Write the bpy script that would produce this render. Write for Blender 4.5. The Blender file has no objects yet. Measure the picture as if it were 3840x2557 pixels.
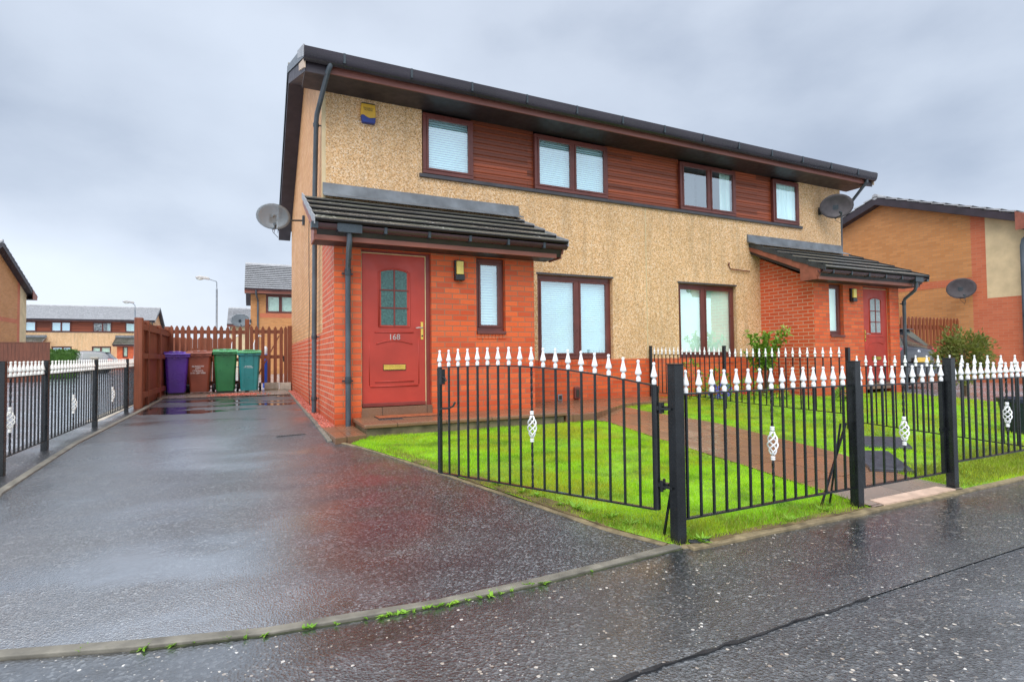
import bpy, bmesh, math, random
import numpy as np
from mathutils import Vector, Matrix

R = math.radians
scene = bpy.context.scene
COL = scene.collection
rng = random.Random(7)

# ------------------------------------------------------------------ ground profile
ZP = [(-400, -.75), (-40, -.75), (-9, -.53), (-5.95, -.48), (-1.3, -.25), (2, -.22), (5, -.17), (400, -.17)]
def zG(y):
    for (a, za), (b, zb) in zip(ZP, ZP[1:]):
        if a <= y <= b:
            return za + (zb - za) * (y - a) / (b - a)
    return -.2

# ------------------------------------------------------------------ node helpers
def new_mat(name):
    m = bpy.data.materials.new(name); m.use_nodes = True
    nt = m.node_tree
    b = nt.nodes['Principled BSDF']
    return m, nt, b
def N(nt, t, **kw):
    n = nt.nodes.new(t)
    for k, v in kw.items():
        if k in n.inputs.keys(): n.inputs[k].default_value = v
        else: setattr(n, k, v)
    return n
def L(nt, a, b): nt.links.new(a, b)
def c4(c): return (c[0], c[1], c[2], 1)
def coords(nt, kind='Object', scale=(1, 1, 1)):
    tc = N(nt, 'ShaderNodeTexCoord'); mp = N(nt, 'ShaderNodeMapping'); mp.inputs['Scale'].default_value = scale
    L(nt, tc.outputs[kind], mp.inputs['Vector']); return mp.outputs['Vector']
def world_pos(nt, scale=(1, 1, 1)):
    g = N(nt, 'ShaderNodeNewGeometry'); mp = N(nt, 'ShaderNodeMapping'); mp.inputs['Scale'].default_value = scale
    L(nt, g.outputs['Position'], mp.inputs['Vector']); return mp.outputs['Vector']
def noise(nt, vec, scale, detail=4, rough=.55):
    n = N(nt, 'ShaderNodeTexNoise'); n.inputs['Scale'].default_value = scale; n.inputs['Detail'].default_value = detail
    n.inputs['Roughness'].default_value = rough
    L(nt, vec, n.inputs['Vector']); return n.outputs['Fac']
def ramp(nt, fac, stops):
    r = N(nt, 'ShaderNodeValToRGB'); e = r.color_ramp.elements
    while len(e) < len(stops): e.new(.5)
    for el, (p, c) in zip(e, stops):
        el.position = p; el.color = c4(c) if len(c) == 3 else c
    L(nt, fac, r.inputs['Fac']); return r.outputs['Color']
def mixc(nt, fac, a, b, mode='MIX'):
    m = N(nt, 'ShaderNodeMix', data_type='RGBA', blend_type=mode)
    for s, v in ((0, fac), (6, a), (7, b)):
        if hasattr(v, 'is_linked') or hasattr(v, 'links'): L(nt, v, m.inputs[s])
        else: m.inputs[s].default_value = v if s == 0 else c4(v)
    return m.outputs[2]
def mrange(nt, fac, a, b, c, d):
    m = N(nt, 'ShaderNodeMapRange'); L(nt, fac, m.inputs['Value'])
    for k, v in zip(('From Min', 'From Max', 'To Min', 'To Max'), (a, b, c, d)): m.inputs[k].default_value = v
    return m.outputs['Result']
def math2(nt, op, a, b):
    m = N(nt, 'ShaderNodeMath', operation=op)
    for i, v in enumerate((a, b)):
        if hasattr(v, 'links'): L(nt, v, m.inputs[i])
        else: m.inputs[i].default_value = v
    return m.outputs[0]
def bump(nt, b, h, strength, dist):
    n = N(nt, 'ShaderNodeBump'); n.inputs['Strength'].default_value = strength; n.inputs['Distance'].default_value = dist
    L(nt, h, n.inputs['Height']); L(nt, n.outputs['Normal'], b.inputs['Normal']); return n

def plain(name, col, rough=.5, var=.18, nscale=6, metal=0, spec=.5, bmp=0, bscale=60, stretch=(1, 1, 1), coat=0):
    """painted / moulded surface with slight uneven tone"""
    m, nt, b = new_mat(name)
    v = world_pos(nt, stretch)
    f = noise(nt, v, nscale, 5)
    lo = tuple(c * (1 - var) for c in col); hi = tuple(min(1, c * (1 + var)) for c in col)
    L(nt, ramp(nt, f, [(.3, lo), (.7, hi)]), b.inputs['Base Color'])
    f2 = noise(nt, v, nscale * 3.1, 3)
    L(nt, mrange(nt, f2, .3, .7, max(.02, rough - .08), min(1, rough + .1)), b.inputs['Roughness'])
    b.inputs['Metallic'].default_value = metal
    b.inputs['Specular IOR Level'].default_value = spec
    b.inputs['Coat Weight'].default_value = coat
    if bmp: bump(nt, b, noise(nt, v, bscale, 4), bmp, .004)
    return m

def brick(name, c1, c2, mortar, vary=.2, rough=.55, ms=.006, dirt=(.25, .2, .16)):
    m, nt, b = new_mat(name)
    uv = coords(nt, 'UV')
    wp = world_pos(nt)
    bt = N(nt, 'ShaderNodeTexBrick'); L(nt, uv, bt.inputs['Vector'])
    bt.inputs['Color1'].default_value = c4(c1); bt.inputs['Color2'].default_value = c4(c2); bt.inputs['Mortar'].default_value = c4(mortar)
    bt.inputs['Scale'].default_value = 1; bt.inputs['Mortar Size'].default_value = ms; bt.inputs['Mortar Smooth'].default_value = .2
    bt.inputs['Brick Width'].default_value = .225; bt.inputs['Row Height'].default_value = .075; bt.inputs['Bias'].default_value = 0
    f = noise(nt, wp, 1.3, 5); f2 = noise(nt, wp, 45, 4)
    c = mixc(nt, mrange(nt, f, .35, .75, 0, vary), bt.outputs['Color'], dirt)
    c = mixc(nt, mrange(nt, f2, .3, .7, 0, .22), c, tuple(x * .55 for x in c1))
    # darker towards the foot of the wall, with a ragged edge
    sx = N(nt, 'ShaderNodeSeparateXYZ'); L(nt, wp, sx.inputs[0])
    foot = mrange(nt, math2(nt, 'ADD', sx.outputs[2], mrange(nt, f, .3, .7, -.15, .15)), -.25, .15, .45, 0)
    c = mixc(nt, foot, c, tuple(x * .45 for x in c1))
    L(nt, c, b.inputs['Base Color']); L(nt, mrange(nt, f, .3, .7, rough - .1, rough + .12), b.inputs['Roughness'])
    inv = math2(nt, 'SUBTRACT', 1, bt.outputs['Fac'])
    h = math2(nt, 'ADD', inv, math2(nt, 'MULTIPLY', f2, .4))
    bump(nt, b, h, .5, .006)
    b.inputs['Specular IOR Level'].default_value = .22
    return m

def roughcast(name, tone=(1, 1, 1)):
    m, nt, b = new_mat(name)
    wp = world_pos(nt)
    vo = N(nt, 'ShaderNodeTexVoronoi'); vo.inputs['Scale'].default_value = 74; L(nt, wp, vo.inputs['Vector'])
    sp = N(nt, 'ShaderNodeSeparateColor'); L(nt, vo.outputs['Color'], sp.inputs[0])
    t = lambda c: tuple(a * k for a, k in zip(c, tone))
    c = ramp(nt, sp.outputs[0], [(0, t((.34, .20, .09))), (.22, t((.60, .37, .18))), (.5, t((.78, .52, .27))), (.78, t((.84, .64, .41))), (.97, t((.90, .80, .64)))])
    vo2 = N(nt, 'ShaderNodeTexVoronoi'); vo2.inputs['Scale'].default_value = 26; L(nt, wp, vo2.inputs['Vector'])
    sp2 = N(nt, 'ShaderNodeSeparateColor'); L(nt, vo2.outputs['Color'], sp2.inputs[0])
    c = mixc(nt, mrange(nt, sp2.outputs[1], .55, 1, 0, .07), c, t((.26, .16, .08)))
    f = noise(nt, wp, 1.1, 5)
    c = mixc(nt, mrange(nt, f, .35, .75, 0, .35), c, t((.42, .28, .14)))
    st = noise(nt, world_pos(nt, (3.5, 3.5, .35)), 1.6, 4)
    c = mixc(nt, mrange(nt, st, .50, .72, 0, .42), c, t((.34, .25, .16)))
    L(nt, c, b.inputs['Base Color']); b.inputs['Roughness'].default_value = .8; b.inputs['Specular IOR Level'].default_value = .2
    bump(nt, b, vo.outputs['Distance'], .7, .012)
    return m

def tile_mat(name, base, lichen=0, rough=.3, tw=.3):
    m, nt, b = new_mat(name)
    wp = world_pos(nt); uv = coords(nt, 'UV')
    f = noise(nt, wp, 2.0, 5); f2 = noise(nt, wp, 30, 4)
    # staggered butt joints and tile-to-tile tone
    bt = N(nt, 'ShaderNodeTexBrick'); L(nt, uv, bt.inputs['Vector'])
    bt.inputs['Scale'].default_value = 1; bt.inputs['Brick Width'].default_value = tw; bt.inputs['Row Height'].default_value = .34
    bt.inputs['Mortar Size'].default_value = .004; bt.inputs['Color1'].default_value = c4(tuple(x * 1.25 for x in base))
    bt.inputs['Color2'].default_value = c4(tuple(x * .75 for x in base)); bt.inputs['Mortar'].default_value = c4(tuple(x * .2 for x in base))
    c = mixc(nt, mrange(nt, f, .35, .7, 0, .6), bt.outputs['Color'], (base[0] * .7, base[1] * .95, base[2] * .7))
    if lichen:
        vo = N(nt, 'ShaderNodeTexVoronoi'); vo.inputs['Scale'].default_value = 16; L(nt, wp, vo.inputs['Vector'])
        fz = noise(nt, wp, 1.7, 3)
        rad = mrange(nt, fz, .45, .7, 0, .34)
        dd = math2(nt, 'ADD', vo.outputs['Distance'], mrange(nt, f2, .2, .8, -.12, .12))
        mask = math2(nt, 'LESS_THAN', dd, rad)
        c = mixc(nt, math2(nt, 'MULTIPLY', mask, lichen), c, (.62, .62, .58))
    L(nt, c, b.inputs['Base Color'])
    L(nt, mrange(nt, f, .3, .7, rough - .08, rough + .18), b.inputs['Roughness'])
    bump(nt, b, math2(nt, 'ADD', f2, math2(nt, 'MULTIPLY', noise(nt, wp, 5, 3), 1.5)), .3, .01)
    return m

def asphalt(name, wet=.3, chips=False, puddles=False, ior=2.0, lift=1.0):
    """wet tarmac: stone by stone tone, fine grain relief, a patchy film of water"""
    m, nt, b = new_mat(name)
    wp = world_pos(nt)
    f1 = noise(nt, wp, 190, 3, .6); f2 = noise(nt, world_pos(nt, (.8, 1.5, 1)), .9, 5); f3 = noise(nt, wp, 4, 6, .6)
    vo = N(nt, 'ShaderNodeTexVoronoi'); vo.inputs['Scale'].default_value = 105 if not chips else 80; L(nt, wp, vo.inputs['Vector'])
    sv = N(nt, 'ShaderNodeSeparateColor'); L(nt, vo.outputs['Color'], sv.inputs[0])
    q = lambda c: tuple(x * lift for x in c)
    c = ramp(nt, sv.outputs[0], [(0, q((.005, .008, .012))), (.45, q((.018, .023, .029))), (.8, q((.056, .066, .078))), (1, q((.17, .185, .20)))])
    c = mixc(nt, mrange(nt, f3, .42, .72, 0, .6), c, q((.018, .018, .021)))
    # a few pale lichen blotches by the lawn
    vb = N(nt, 'ShaderNodeTexVoronoi'); vb.inputs['Scale'].default_value = 13; L(nt, wp, vb.inputs['Vector'])
    db = math2(nt, 'ADD', vb.outputs['Distance'], mrange(nt, noise(nt, wp, 28, 3), .3, .7, -.07, .07))
    sxx = N(nt, 'ShaderNodeSeparateXYZ'); L(nt, wp, sxx.inputs[0])
    zone = math2(nt, 'MULTIPLY', mrange(nt, noise(nt, wp, 1.1, 2), .42, .66, 0, .26), mrange(nt, sxx.outputs[0], -.3, .7, .0, 1))
    c = mixc(nt, math2(nt, 'MULTIPLY', math2(nt, 'LESS_THAN', db, zone), .26), c, (.34, .31, .27))
    if chips:
        dn = noise(nt, wp, 1.6, 3)
        for sc, lo, hi, dm, tones in ((58, .988, .955, .42, [(0, (.20, .15, .11)), (.5, (.42, .37, .31)), (1, (.66, .64, .6))]), (120, .97, .93, .40, [(0, (.12, .10, .08)), (.6, (.30, .27, .23)), (1, (.5, .48, .45))])):
            v2 = N(nt, 'ShaderNodeTexVoronoi'); v2.inputs['Scale'].default_value = sc; L(nt, wp, v2.inputs['Vector'])
            sp = N(nt, 'ShaderNodeSeparateColor'); L(nt, v2.outputs['Color'], sp.inputs[0])
            dens = mrange(nt, dn, .35, .68, lo, hi)
            msk = math2(nt, 'MULTIPLY', math2(nt, 'GREATER_THAN', sp.outputs[0], dens), math2(nt, 'LESS_THAN', v2.outputs['Distance'], dm))
            c = mixc(nt, msk, c, ramp(nt, sp.outputs[1], tones))
    L(nt, c, b.inputs['Base Color'])
    hh = math2(nt, 'ADD', math2(nt, 'MULTIPLY', f1, .8), vo.outputs['Distance'])
    bn = bump(nt, b, hh, .70, .005)
    film = mrange(nt, f2, .36, .60, .30, 1)
    # where the film of water is deep it drowns the grain
    stg = mrange(nt, math2(nt, 'ADD', f2, math2(nt, 'MULTIPLY', f3, .25)), .50, .75, .60, .17)
    L(nt, stg, bn.inputs['Strength'])
    rgh = mrange(nt, f2, .3, .7, wet + .14, wet)
    crg = mrange(nt, f3, .3, .7, .08, .20)
    if puddles:
        pn = noise(nt, world_pos(nt, (.55, 1.25, 0)), 1.15, 3, .5)
        # standing water only lies in the low area before the slabs
        near = mrange(nt, sxx.outputs[1], -.6, 2.2, 0, 1); far = mrange(nt, sxx.outputs[1], 4.5, 4.75, 1, .0)
        thr = math2(nt, 'ADD', pn, math2(nt, 'MULTIPLY', math2(nt, 'MULTIPLY', near, far), .135))
        mk = math2(nt, 'MULTIPLY', mrange(nt, thr, .655, .675, 0, 1), mrange(nt, sxx.outputs[1], .2, 1.2, 0, 1))
        L(nt, math2(nt, 'MULTIPLY', stg, math2(nt, 'SUBTRACT', 1, mk)), bn.inputs['Strength'])
        for nm in ('rgh', 'crg'):
            r2 = N(nt, 'ShaderNodeMix', data_type='FLOAT'); L(nt, mk, r2.inputs[0]); L(nt, rgh if nm == 'rgh' else crg, r2.inputs[2]); r2.inputs[3].default_value = .015
            if nm == 'rgh': rgh = r2.outputs[0]
            else: crg = r2.outputs[0]
    L(nt, rgh, b.inputs['Roughness'])
    b.inputs['Specular IOR Level'].default_value = .7
    L(nt, film, b.inputs['Coat Weight']); L(nt, crg, b.inputs['Coat Roughness']); b.inputs['Coat IOR'].default_value = ior
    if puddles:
        # wet coat graded by x: bright sky sheen painted in on the left
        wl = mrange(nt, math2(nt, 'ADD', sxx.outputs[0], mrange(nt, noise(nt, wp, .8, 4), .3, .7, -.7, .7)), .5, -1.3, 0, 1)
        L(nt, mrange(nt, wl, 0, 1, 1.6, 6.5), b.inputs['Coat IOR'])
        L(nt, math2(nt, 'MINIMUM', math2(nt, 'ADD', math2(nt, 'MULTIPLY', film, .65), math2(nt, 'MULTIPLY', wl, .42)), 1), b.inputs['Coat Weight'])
    L(nt, bn.outputs['Normal'], b.inputs['Coat Normal'])
    return m

def slab_mat(name, base, w=.6, h=.6, rough=.22, ms=.008):
    m, nt, b = new_mat(name)
    wp = world_pos(nt)
    bt = N(nt, 'ShaderNodeTexBrick'); L(nt, wp, bt.inputs['Vector']); bt.offset = 0
    bt.inputs['Scale'].default_value = 1; bt.inputs['Brick Width'].default_value = w; bt.inputs['Row Height'].default_value = h
    bt.inputs['Mortar Size'].default_value = ms; bt.inputs['Mortar Smooth'].default_value = .3
    bt.inputs['Color1'].default_value = c4(tuple(x * 1.15 for x in base)); bt.inputs['Color2'].default_value = c4(tuple(x * .85 for x in base))
    bt.inputs['Mortar'].default_value = c4(tuple(x * .35 for x in base))
    f = noise(nt, wp, 3, 6); f2 = noise(nt, wp, 80, 3)
    c = mixc(nt, mrange(nt, f, .35, .7, 0, .65), bt.outputs['Color'], tuple(x * .5 for x in base))
    c = mixc(nt, mrange(nt, f2, .55, .75, 0, .25), c, (.3, .27, .22))
    L(nt, c, b.inputs['Base Color']); L(nt, mrange(nt, f, .3, .7, rough - .1, rough + .2), b.inputs['Roughness'])
    bump(nt, b, math2(nt, 'SUBTRACT', f2, math2(nt, 'MULTIPLY', bt.outputs['Fac'], 3)), .2, .004)
    return m

def wood(name, col, rough=.5, along='Z', var=.45):
    m, nt, b = new_mat(name)
    s = {'Z': (9, 9, .6), 'X': (.6, 9, 9), 'Y': (9, .6, 9)}[along]
    f = noise(nt, world_pos(nt, s), 5, 5); f2 = noise(nt, world_pos(nt), 2.2, 4)
    c = ramp(nt, f, [(.25, tuple(x * (1 - var) for x in col)), (.75, tuple(x * (1 + var * .6) for x in col))])
    c = mixc(nt, mrange(nt, f2, .4, .75, 0, .4), c, tuple(x * .45 for x in col))
    L(nt, c, b.inputs['Base Color']); b.inputs['Roughness'].default_value = rough
    bump(nt, b, f, .25, .004)
    return m

def cladding(name, col):
    """horizontal timber boards, each its own tone"""
    m, nt, b = new_mat(name)
    wp = world_pos(nt)
    bt = N(nt, 'ShaderNodeTexBrick'); uv = coords(nt, 'UV'); L(nt, uv, bt.inputs['Vector'])
    bt.inputs['Scale'].default_value = 1; bt.inputs['Brick Width'].default_value = 2.3; bt.inputs['Row Height'].default_value = .1
    bt.inputs['Mortar Size'].default_value = .003; bt.inputs['Color1'].default_value = c4(tuple(x * 1.5 for x in col)); bt.inputs['Color2'].default_value = c4(tuple(x * .42 for x in col))
    bt.inputs['Mortar'].default_value = c4(tuple(x * .15 for x in col))
    f = noise(nt, world_pos(nt, (.5, 6, 14)), 5, 5)
    c = mixc(nt, mrange(nt, f, .3, .7, 0, .5), bt.outputs['Color'], tuple(x * .6 for x in col))
    L(nt, c, b.inputs['Base Color']); b.inputs['Roughness'].default_value = .42
    bump(nt, b, math2(nt, 'SUBTRACT', 1, bt.outputs['Fac']), .6, .01)
    return m

def glass(name, tint=(.9, .97, .97), refl=.16):
    m = bpy.data.materials.new(name); m.use_nodes = True; nt = m.node_tree
    for n in list(nt.nodes): nt.nodes.remove(n)
    o = N(nt, 'ShaderNodeOutputMaterial'); g = N(nt, 'ShaderNodeBsdfGlossy'); t = N(nt, 'ShaderNodeBsdfTransparent'); mx = N(nt, 'ShaderNodeMixShader')
    g.inputs['Roughness'].default_value = .015; g.inputs['Color'].default_value = (.95, .98, 1, 1); t.inputs['Color'].default_value = c4(tint)
    wv = noise(nt, world_pos(nt), 1.4, 2)
    bn = N(nt, 'ShaderNodeBump'); bn.inputs['Strength'].default_value = .02; bn.inputs['Distance'].default_value = .05; L(nt, wv, bn.inputs['Height']); L(nt, bn.outputs[0], g.inputs['Normal'])
    if refl is None:
        mx.inputs[0].default_value = .5; L(nt, t.outputs[0], mx.inputs[1]); L(nt, g.outputs[0], mx.inputs[2]); L(nt, mx.outputs[0], o.inputs[0])
        return m
    lw = N(nt, 'ShaderNodeFresnel'); lw.inputs['IOR'].default_value = 1.5
    f = math2(nt, 'MINIMUM', math2(nt, 'ADD', math2(nt, 'MULTIPLY', lw.outputs[0], 1.6), refl), 1)
    gc = mixc(nt, f, (0, 0, 0), (.88, .96, 1)); L(nt, gc, g.inputs['Color'])
    ad = N(nt, 'ShaderNodeAddShader'); L(nt, t.outputs[0], ad.inputs[0]); L(nt, g.outputs[0], ad.inputs[1]); L(nt, ad.outputs[0], o.inputs[0])
    return m

def leafmat(name, a, b_, rough=.5, scale=3, trans=.25):
    m, nt, b = new_mat(name)
    wp = world_pos(nt)
    f = noise(nt, wp, scale, 4); f2 = noise(nt, wp, scale * 14, 2)
    c = ramp(nt, math2(nt, 'ADD', math2(nt, 'MULTIPLY', f, .6), math2(nt, 'MULTIPLY', f2, .4)), [(.33, a), (.67, b_)])
    L(nt, c, b.inputs['Base Color']); b.inputs['Roughness'].default_value = rough
    tr = N(nt, 'ShaderNodeBsdfTranslucent'); L(nt, c, tr.inputs[0]); mx = N(nt, 'ShaderNodeMixShader'); mx.inputs[0].default_value = trans
    o = nt.nodes['Material Output']; L(nt, b.outputs[0], mx.inputs[1]); L(nt, tr.outputs[0], mx.inputs[2]); L(nt, mx.outputs[0], o.inputs[0])
    return m

def grassmat(name):
    """mown lawn: green, lime, mossy and straw patches"""
    m = leafmat(name, (.30, .60, .006), (.52, .84, .02), .55, 1.3, .48)
    nt = m.node_tree; b = nt.nodes['Principled BSDF']; src = b.inputs['Base Color'].links[0].from_socket
    wp = world_pos(nt)
    c = mixc(nt, mrange(nt, noise(nt, wp, .9, 5, .6), .44, .60, 0, .8), src, (.52, .50, .03))
    c = mixc(nt, mrange(nt, noise(nt, wp, 3.1, 5, .6), .50, .68, 0, .75), c, (.10, .26, .012))
    c = mixc(nt, mrange(nt, noise(nt, wp, 7.3, 4, .6), .58, .72, 0, .65), c, (.34, .27, .07))
    for l in list(src.links): nt.links.new(c, l.to_socket) if l.to_node.type in ('BSDF_PRINCIPLED', 'BSDF_TRANSLUCENT') else None
    return m

M = {}
M['brick'] = brick('red_brick', (.84, .150, .040), (.60, .078, .024), (.34, .17, .10), ms=.0065)
M['brick_side'] = brick('red_brick_pale_joint', (.76, .13, .045), (.60, .085, .03), (.66, .38, .26), ms=.009)
M['buff'] = brick('buff_brick', (.78, .43, .20), (.64, .30, .12), (.40, .24, .13), vary=.25, dirt=(.5, .33, .2), ms=.007)
M['buff_far'] = brick('buff_brick_orange', (.62, .28, .10), (.50, .21, .07), (.40, .24, .13), vary=.25, dirt=(.4, .24, .13))
M['soft_brick'] = brick('soft_red_brick', (.60, .17, .08), (.52, .13, .06), (.50, .22, .13), vary=.1)
M['rough'] = roughcast('roughcast', (1.03, .96, .90))
M['cream'] = plain('cream_render', (.60, .47, .28), .85, .14, 3, bmp=.5, bscale=90)
M['tile'] = tile_mat('roof_tile', (.125, .118, .108), .9, .26)
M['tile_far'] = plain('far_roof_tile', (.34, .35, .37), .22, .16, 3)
M['undercut_shade'] = plain('tile_undercut_shade', (.012, .011, .012), .6, .3, 6)  # near-black colour stands in for the shadow below each tile lip
M['lead'] = plain('lead_flashing', (.14, .155, .17), .38, .35, 4, bmp=.2, bscale=8)
M['soffit'] = plain('dark_soffit', (.030, .022, .026), .5, .3, 3)
M['verge'] = plain('verge_timber', (.030, .022, .030), .5, .3, 3)
M['fascia'] = plain('fascia_timber', (.26, .085, .055), .45, .25, 3, stretch=(.4, 3, 3))
M['fascia_dark'] = plain('eaves_timber', (.20, .075, .06), .45, .25, 3, stretch=(.4, 3, 3))
M['barge'] = plain('cream_barge', (.52, .40, .30), .6, .2, 8)
M['bargegrey'] = plain('grey_verge', (.30, .31, .33), .5, .2, 8)
M['gutter'] = plain('brown_gutter', (.070, .034, .038), .25, .35, 2.2, stretch=(.6, 2, 2))
M['gutter_dark'] = plain('dark_gutter', (.026, .020, .028), .25, .4, 2.2, stretch=(.5, 2, 2))
M['gutter_grey'] = plain('grey_joint', (.030, .042, .052), .3, .25, 5)
M['pipe'] = plain('grey_pipe', (.062, .078, .095), .32, .4, 4, stretch=(1, 1, .5))
M['frame'] = plain('window_frame', (.135, .036, .028), .35, .25, 3)
M['wetkerb'] = plain('step_concrete', (.17, .135, .075), .4, .5, 6, bmp=.25, bscale=50)
M['sill'] = plain('dark_sill', (.050, .048, .056), .35, .3, 4)
M['clad'] = cladding('cedar_cladding', (.30, .068, .026))
M['door'] = plain('door_red', (.42, .040, .024), .45, .16, 2.2, bmp=.08, bscale=50)
M['doorframe'] = plain('door_frame', (.20, .030, .022), .4, .2, 3)
M['seal'] = plain('cream_seal', (.70, .58, .30), .5, .15, 9)
M['brass'] = plain('brass', (.75, .50, .10), .28, .2, 9, metal=.75)
M['steel'] = plain('steel_number', (.50, .45, .42), .35, .2, 9, metal=.5)
M['glass'] = glass('window_glass', (.88, .95, .96), .30)
M['doorglass'] = plain('obscure_glass', (.045, .12, .11), .16, .5, 38, bmp=.5, bscale=45)
M['doorglass_pale'] = plain('pale_obscure_glass', (.30, .34, .36), .2, .3, 30, bmp=.4, bscale=40)
M['blind'] = plain('white_blind', (.33, .48, .51), .5, .08, 2)
M['vblind'] = plain('cream_blind', (.46, .56, .47), .6, .08, 2)
M['curtain'] = plain('pale_curtain', (.48, .60, .58), .7, .15, 5, stretch=(4, 4, .3))
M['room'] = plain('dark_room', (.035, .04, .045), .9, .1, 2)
M['black'] = plain('black_paint', (.010, .012, .014), .25, .4, 9, bmp=.04, bscale=90)
M['white'] = plain('white_paint', (.80, .82, .84), .32, .12, 30, bmp=.12, bscale=120)
M['ivory'] = plain('ivory_paint', (.74, .73, .68), .36, .15, 25)
M['timber'] = wood('fence_timber', (.21, .055, .020), .5)
M['timber_dark'] = wood('board_timber', (.15, .045, .022), .6)
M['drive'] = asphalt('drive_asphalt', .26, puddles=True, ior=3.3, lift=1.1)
M['foot'] = asphalt('pavement_asphalt', .26, chips=True, ior=2.9, lift=.6)
M['court'] = asphalt('court_asphalt', .22, ior=3.8, lift=6.5)
M['kerb'] = plain('kerb_concrete', (.15, .14, .115), .55, .4, 9, bmp=.4, bscale=70)
M['edging'] = plain('mossy_edging', (.19, .15, .085), .55, .5, 11, bmp=.4, bscale=60)
M['moss_joint'] = plain('moss_joint', (.030, .036, .014), .8, .7, 16)
M['conc'] = plain('pale_concrete', (.42, .38, .31), .5, .35, 7, bmp=.25, bscale=60)
M['slab'] = slab_mat('wet_slab', (.24, .125, .07))
M['slabgrey'] = slab_mat('grey_slab', (.27, .22, .185), .9, .6)
M['pinkslab'] = plain('pink_slab', (.55, .40, .31), .4, .2, 12, bmp=.2)
M['soil'] = plain('lawn_soil', (.14, .27, .016), .9, .55, 3.5, bmp=.4, bscale=30)
M['grass'] = grassmat('grass_blades')
M['grass_dry'] = leafmat('grass_edge_blades', (.17, .22, .02), (.36, .42, .05), .6, 2.2, .3)
M['gravel'] = plain('red_gravel', (.40, .105, .070), .35, .6, 40)
M['weed'] = leafmat('weed_leaf', (.13, .34, .02), (.30, .52, .04), .5, 9, .3)
M['hedge'] = leafmat('hedge_leaf', (.03, .10, .012), (.10, .24, .03), .55, 2, .2)
M['shrub'] = leafmat('shrub_leaf', (.09, .24, .015), (.28, .46, .05), .5, 4, .3)
M['bushy'] = leafmat('bush_leaf', (.06, .09, .015), (.22, .24, .04), .6, 2.5, .3)
M['budleaf'] = leafmat('young_leaf', (.32, .46, .08), (.5, .62, .16), .5, 9, .3)
M['stem'] = plain('stem_brown', (.09, .06, .03), .7, .3, 20)
M['petal_b'] = plain('blue_petal', (.14, .14, .60), .6, .25, 30)
M['petal_r'] = plain('red_petal', (.62, .04, .05), .6, .25, 30)
M['petal_y'] = plain('yellow_petal', (.75, .48, .05), .6, .25, 30)
M['petal_p'] = plain('pink_petal', (.70, .30, .40), .6, .25, 30)
M['rubber'] = plain('black_rubber', (.012, .012, .014), .45, .3, 20)
M['mat'] = plain('slate_mat', (.075, .080, .10), .35, .3, 12, bmp=.3, bscale=40)
M['coir'] = plain('brown_mat', (.30, .085, .03), .8, .3, 14, bmp=.5, bscale=120)
M['bin_p'] = plain('purple_plastic', (.085, .030, .33), .32, .2, 3)
M['bin_b'] = plain('brown_plastic', (.21, .055, .030), .38, .2, 3)
M['bin_g'] = plain('green_plastic', (.020, .15, .050), .34, .2, 3)
M['bin_t'] = plain('teal_plastic', (.022, .20, .21), .34, .2, 3)
M['lid_g'] = plain('green_lid_plastic', (.06, .30, .12), .28, .2, 4)
M['yellow'] = plain('yellow_plastic', (.62, .36, .03), .4, .12, 10)
M['blue'] = plain('blue_plastic', (.012, .035, .22), .4, .2, 10)
M['slate'] = plain('slate_glaze', (.012, .018, .040), .3, .3, 10)
M['ink'] = plain('dark_lettering', (.03, .028, .02), .5, .1, 10)
M['dish'] = glass('mesh_dish', (.66, .70, .72), None)
_g = [n for n in M['dish'].node_tree.nodes if n.type == 'BSDF_GLOSSY'][0]; _g.inputs['Roughness'].default_value = .6; _g.inputs['Color'].default_value = (.44, .48, .50, 1)
M['dishdark'] = plain('dark_dish', (.070, .060, .065), .5, .25, 8)
M['lampyel'] = plain('yellow_lens', (.78, .60, .14), .3, .1, 12)
M['galv'] = plain('galvanised', (.24, .27, .30), .4, .25, 6, metal=.4)
M['lamphead'] = plain('lamp_head', (.52, .50, .48), .45, .15, 9)
M['lens'] = plain('lamp_lens', (.62, .62, .55), .2, .1, 9)
M['silver'] = plain('silver_paint', (.085, .09, .105), .22, .1, 2, metal=.55, coat=.6)
M['darkcar'] = plain('dark_paint', (.045, .046, .055), .2, .1, 2, metal=.4, coat=.8)
M['carglass'] = plain('car_glass', (.05, .075, .085), .06, .2, 2, spec=.9)
M['tail'] = plain('tail_lamp', (.55, .02, .03), .2, .15, 9)
M['chrome'] = plain('chrome', (.7, .72, .76), .12, .05, 9, metal=1)
M['plate_y'] = plain('number_plate', (.75, .46, .06), .4, .08, 9)
M['bluebin'] = plain('blue_tub', (.02, .08, .45), .35, .15, 8)
M['cable'] = plain('black_cable', (.02, .018, .018), .5, .2, 9)
M['grate'] = plain('iron_grate', (.05, .05, .052), .4, .3, 20)

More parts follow.
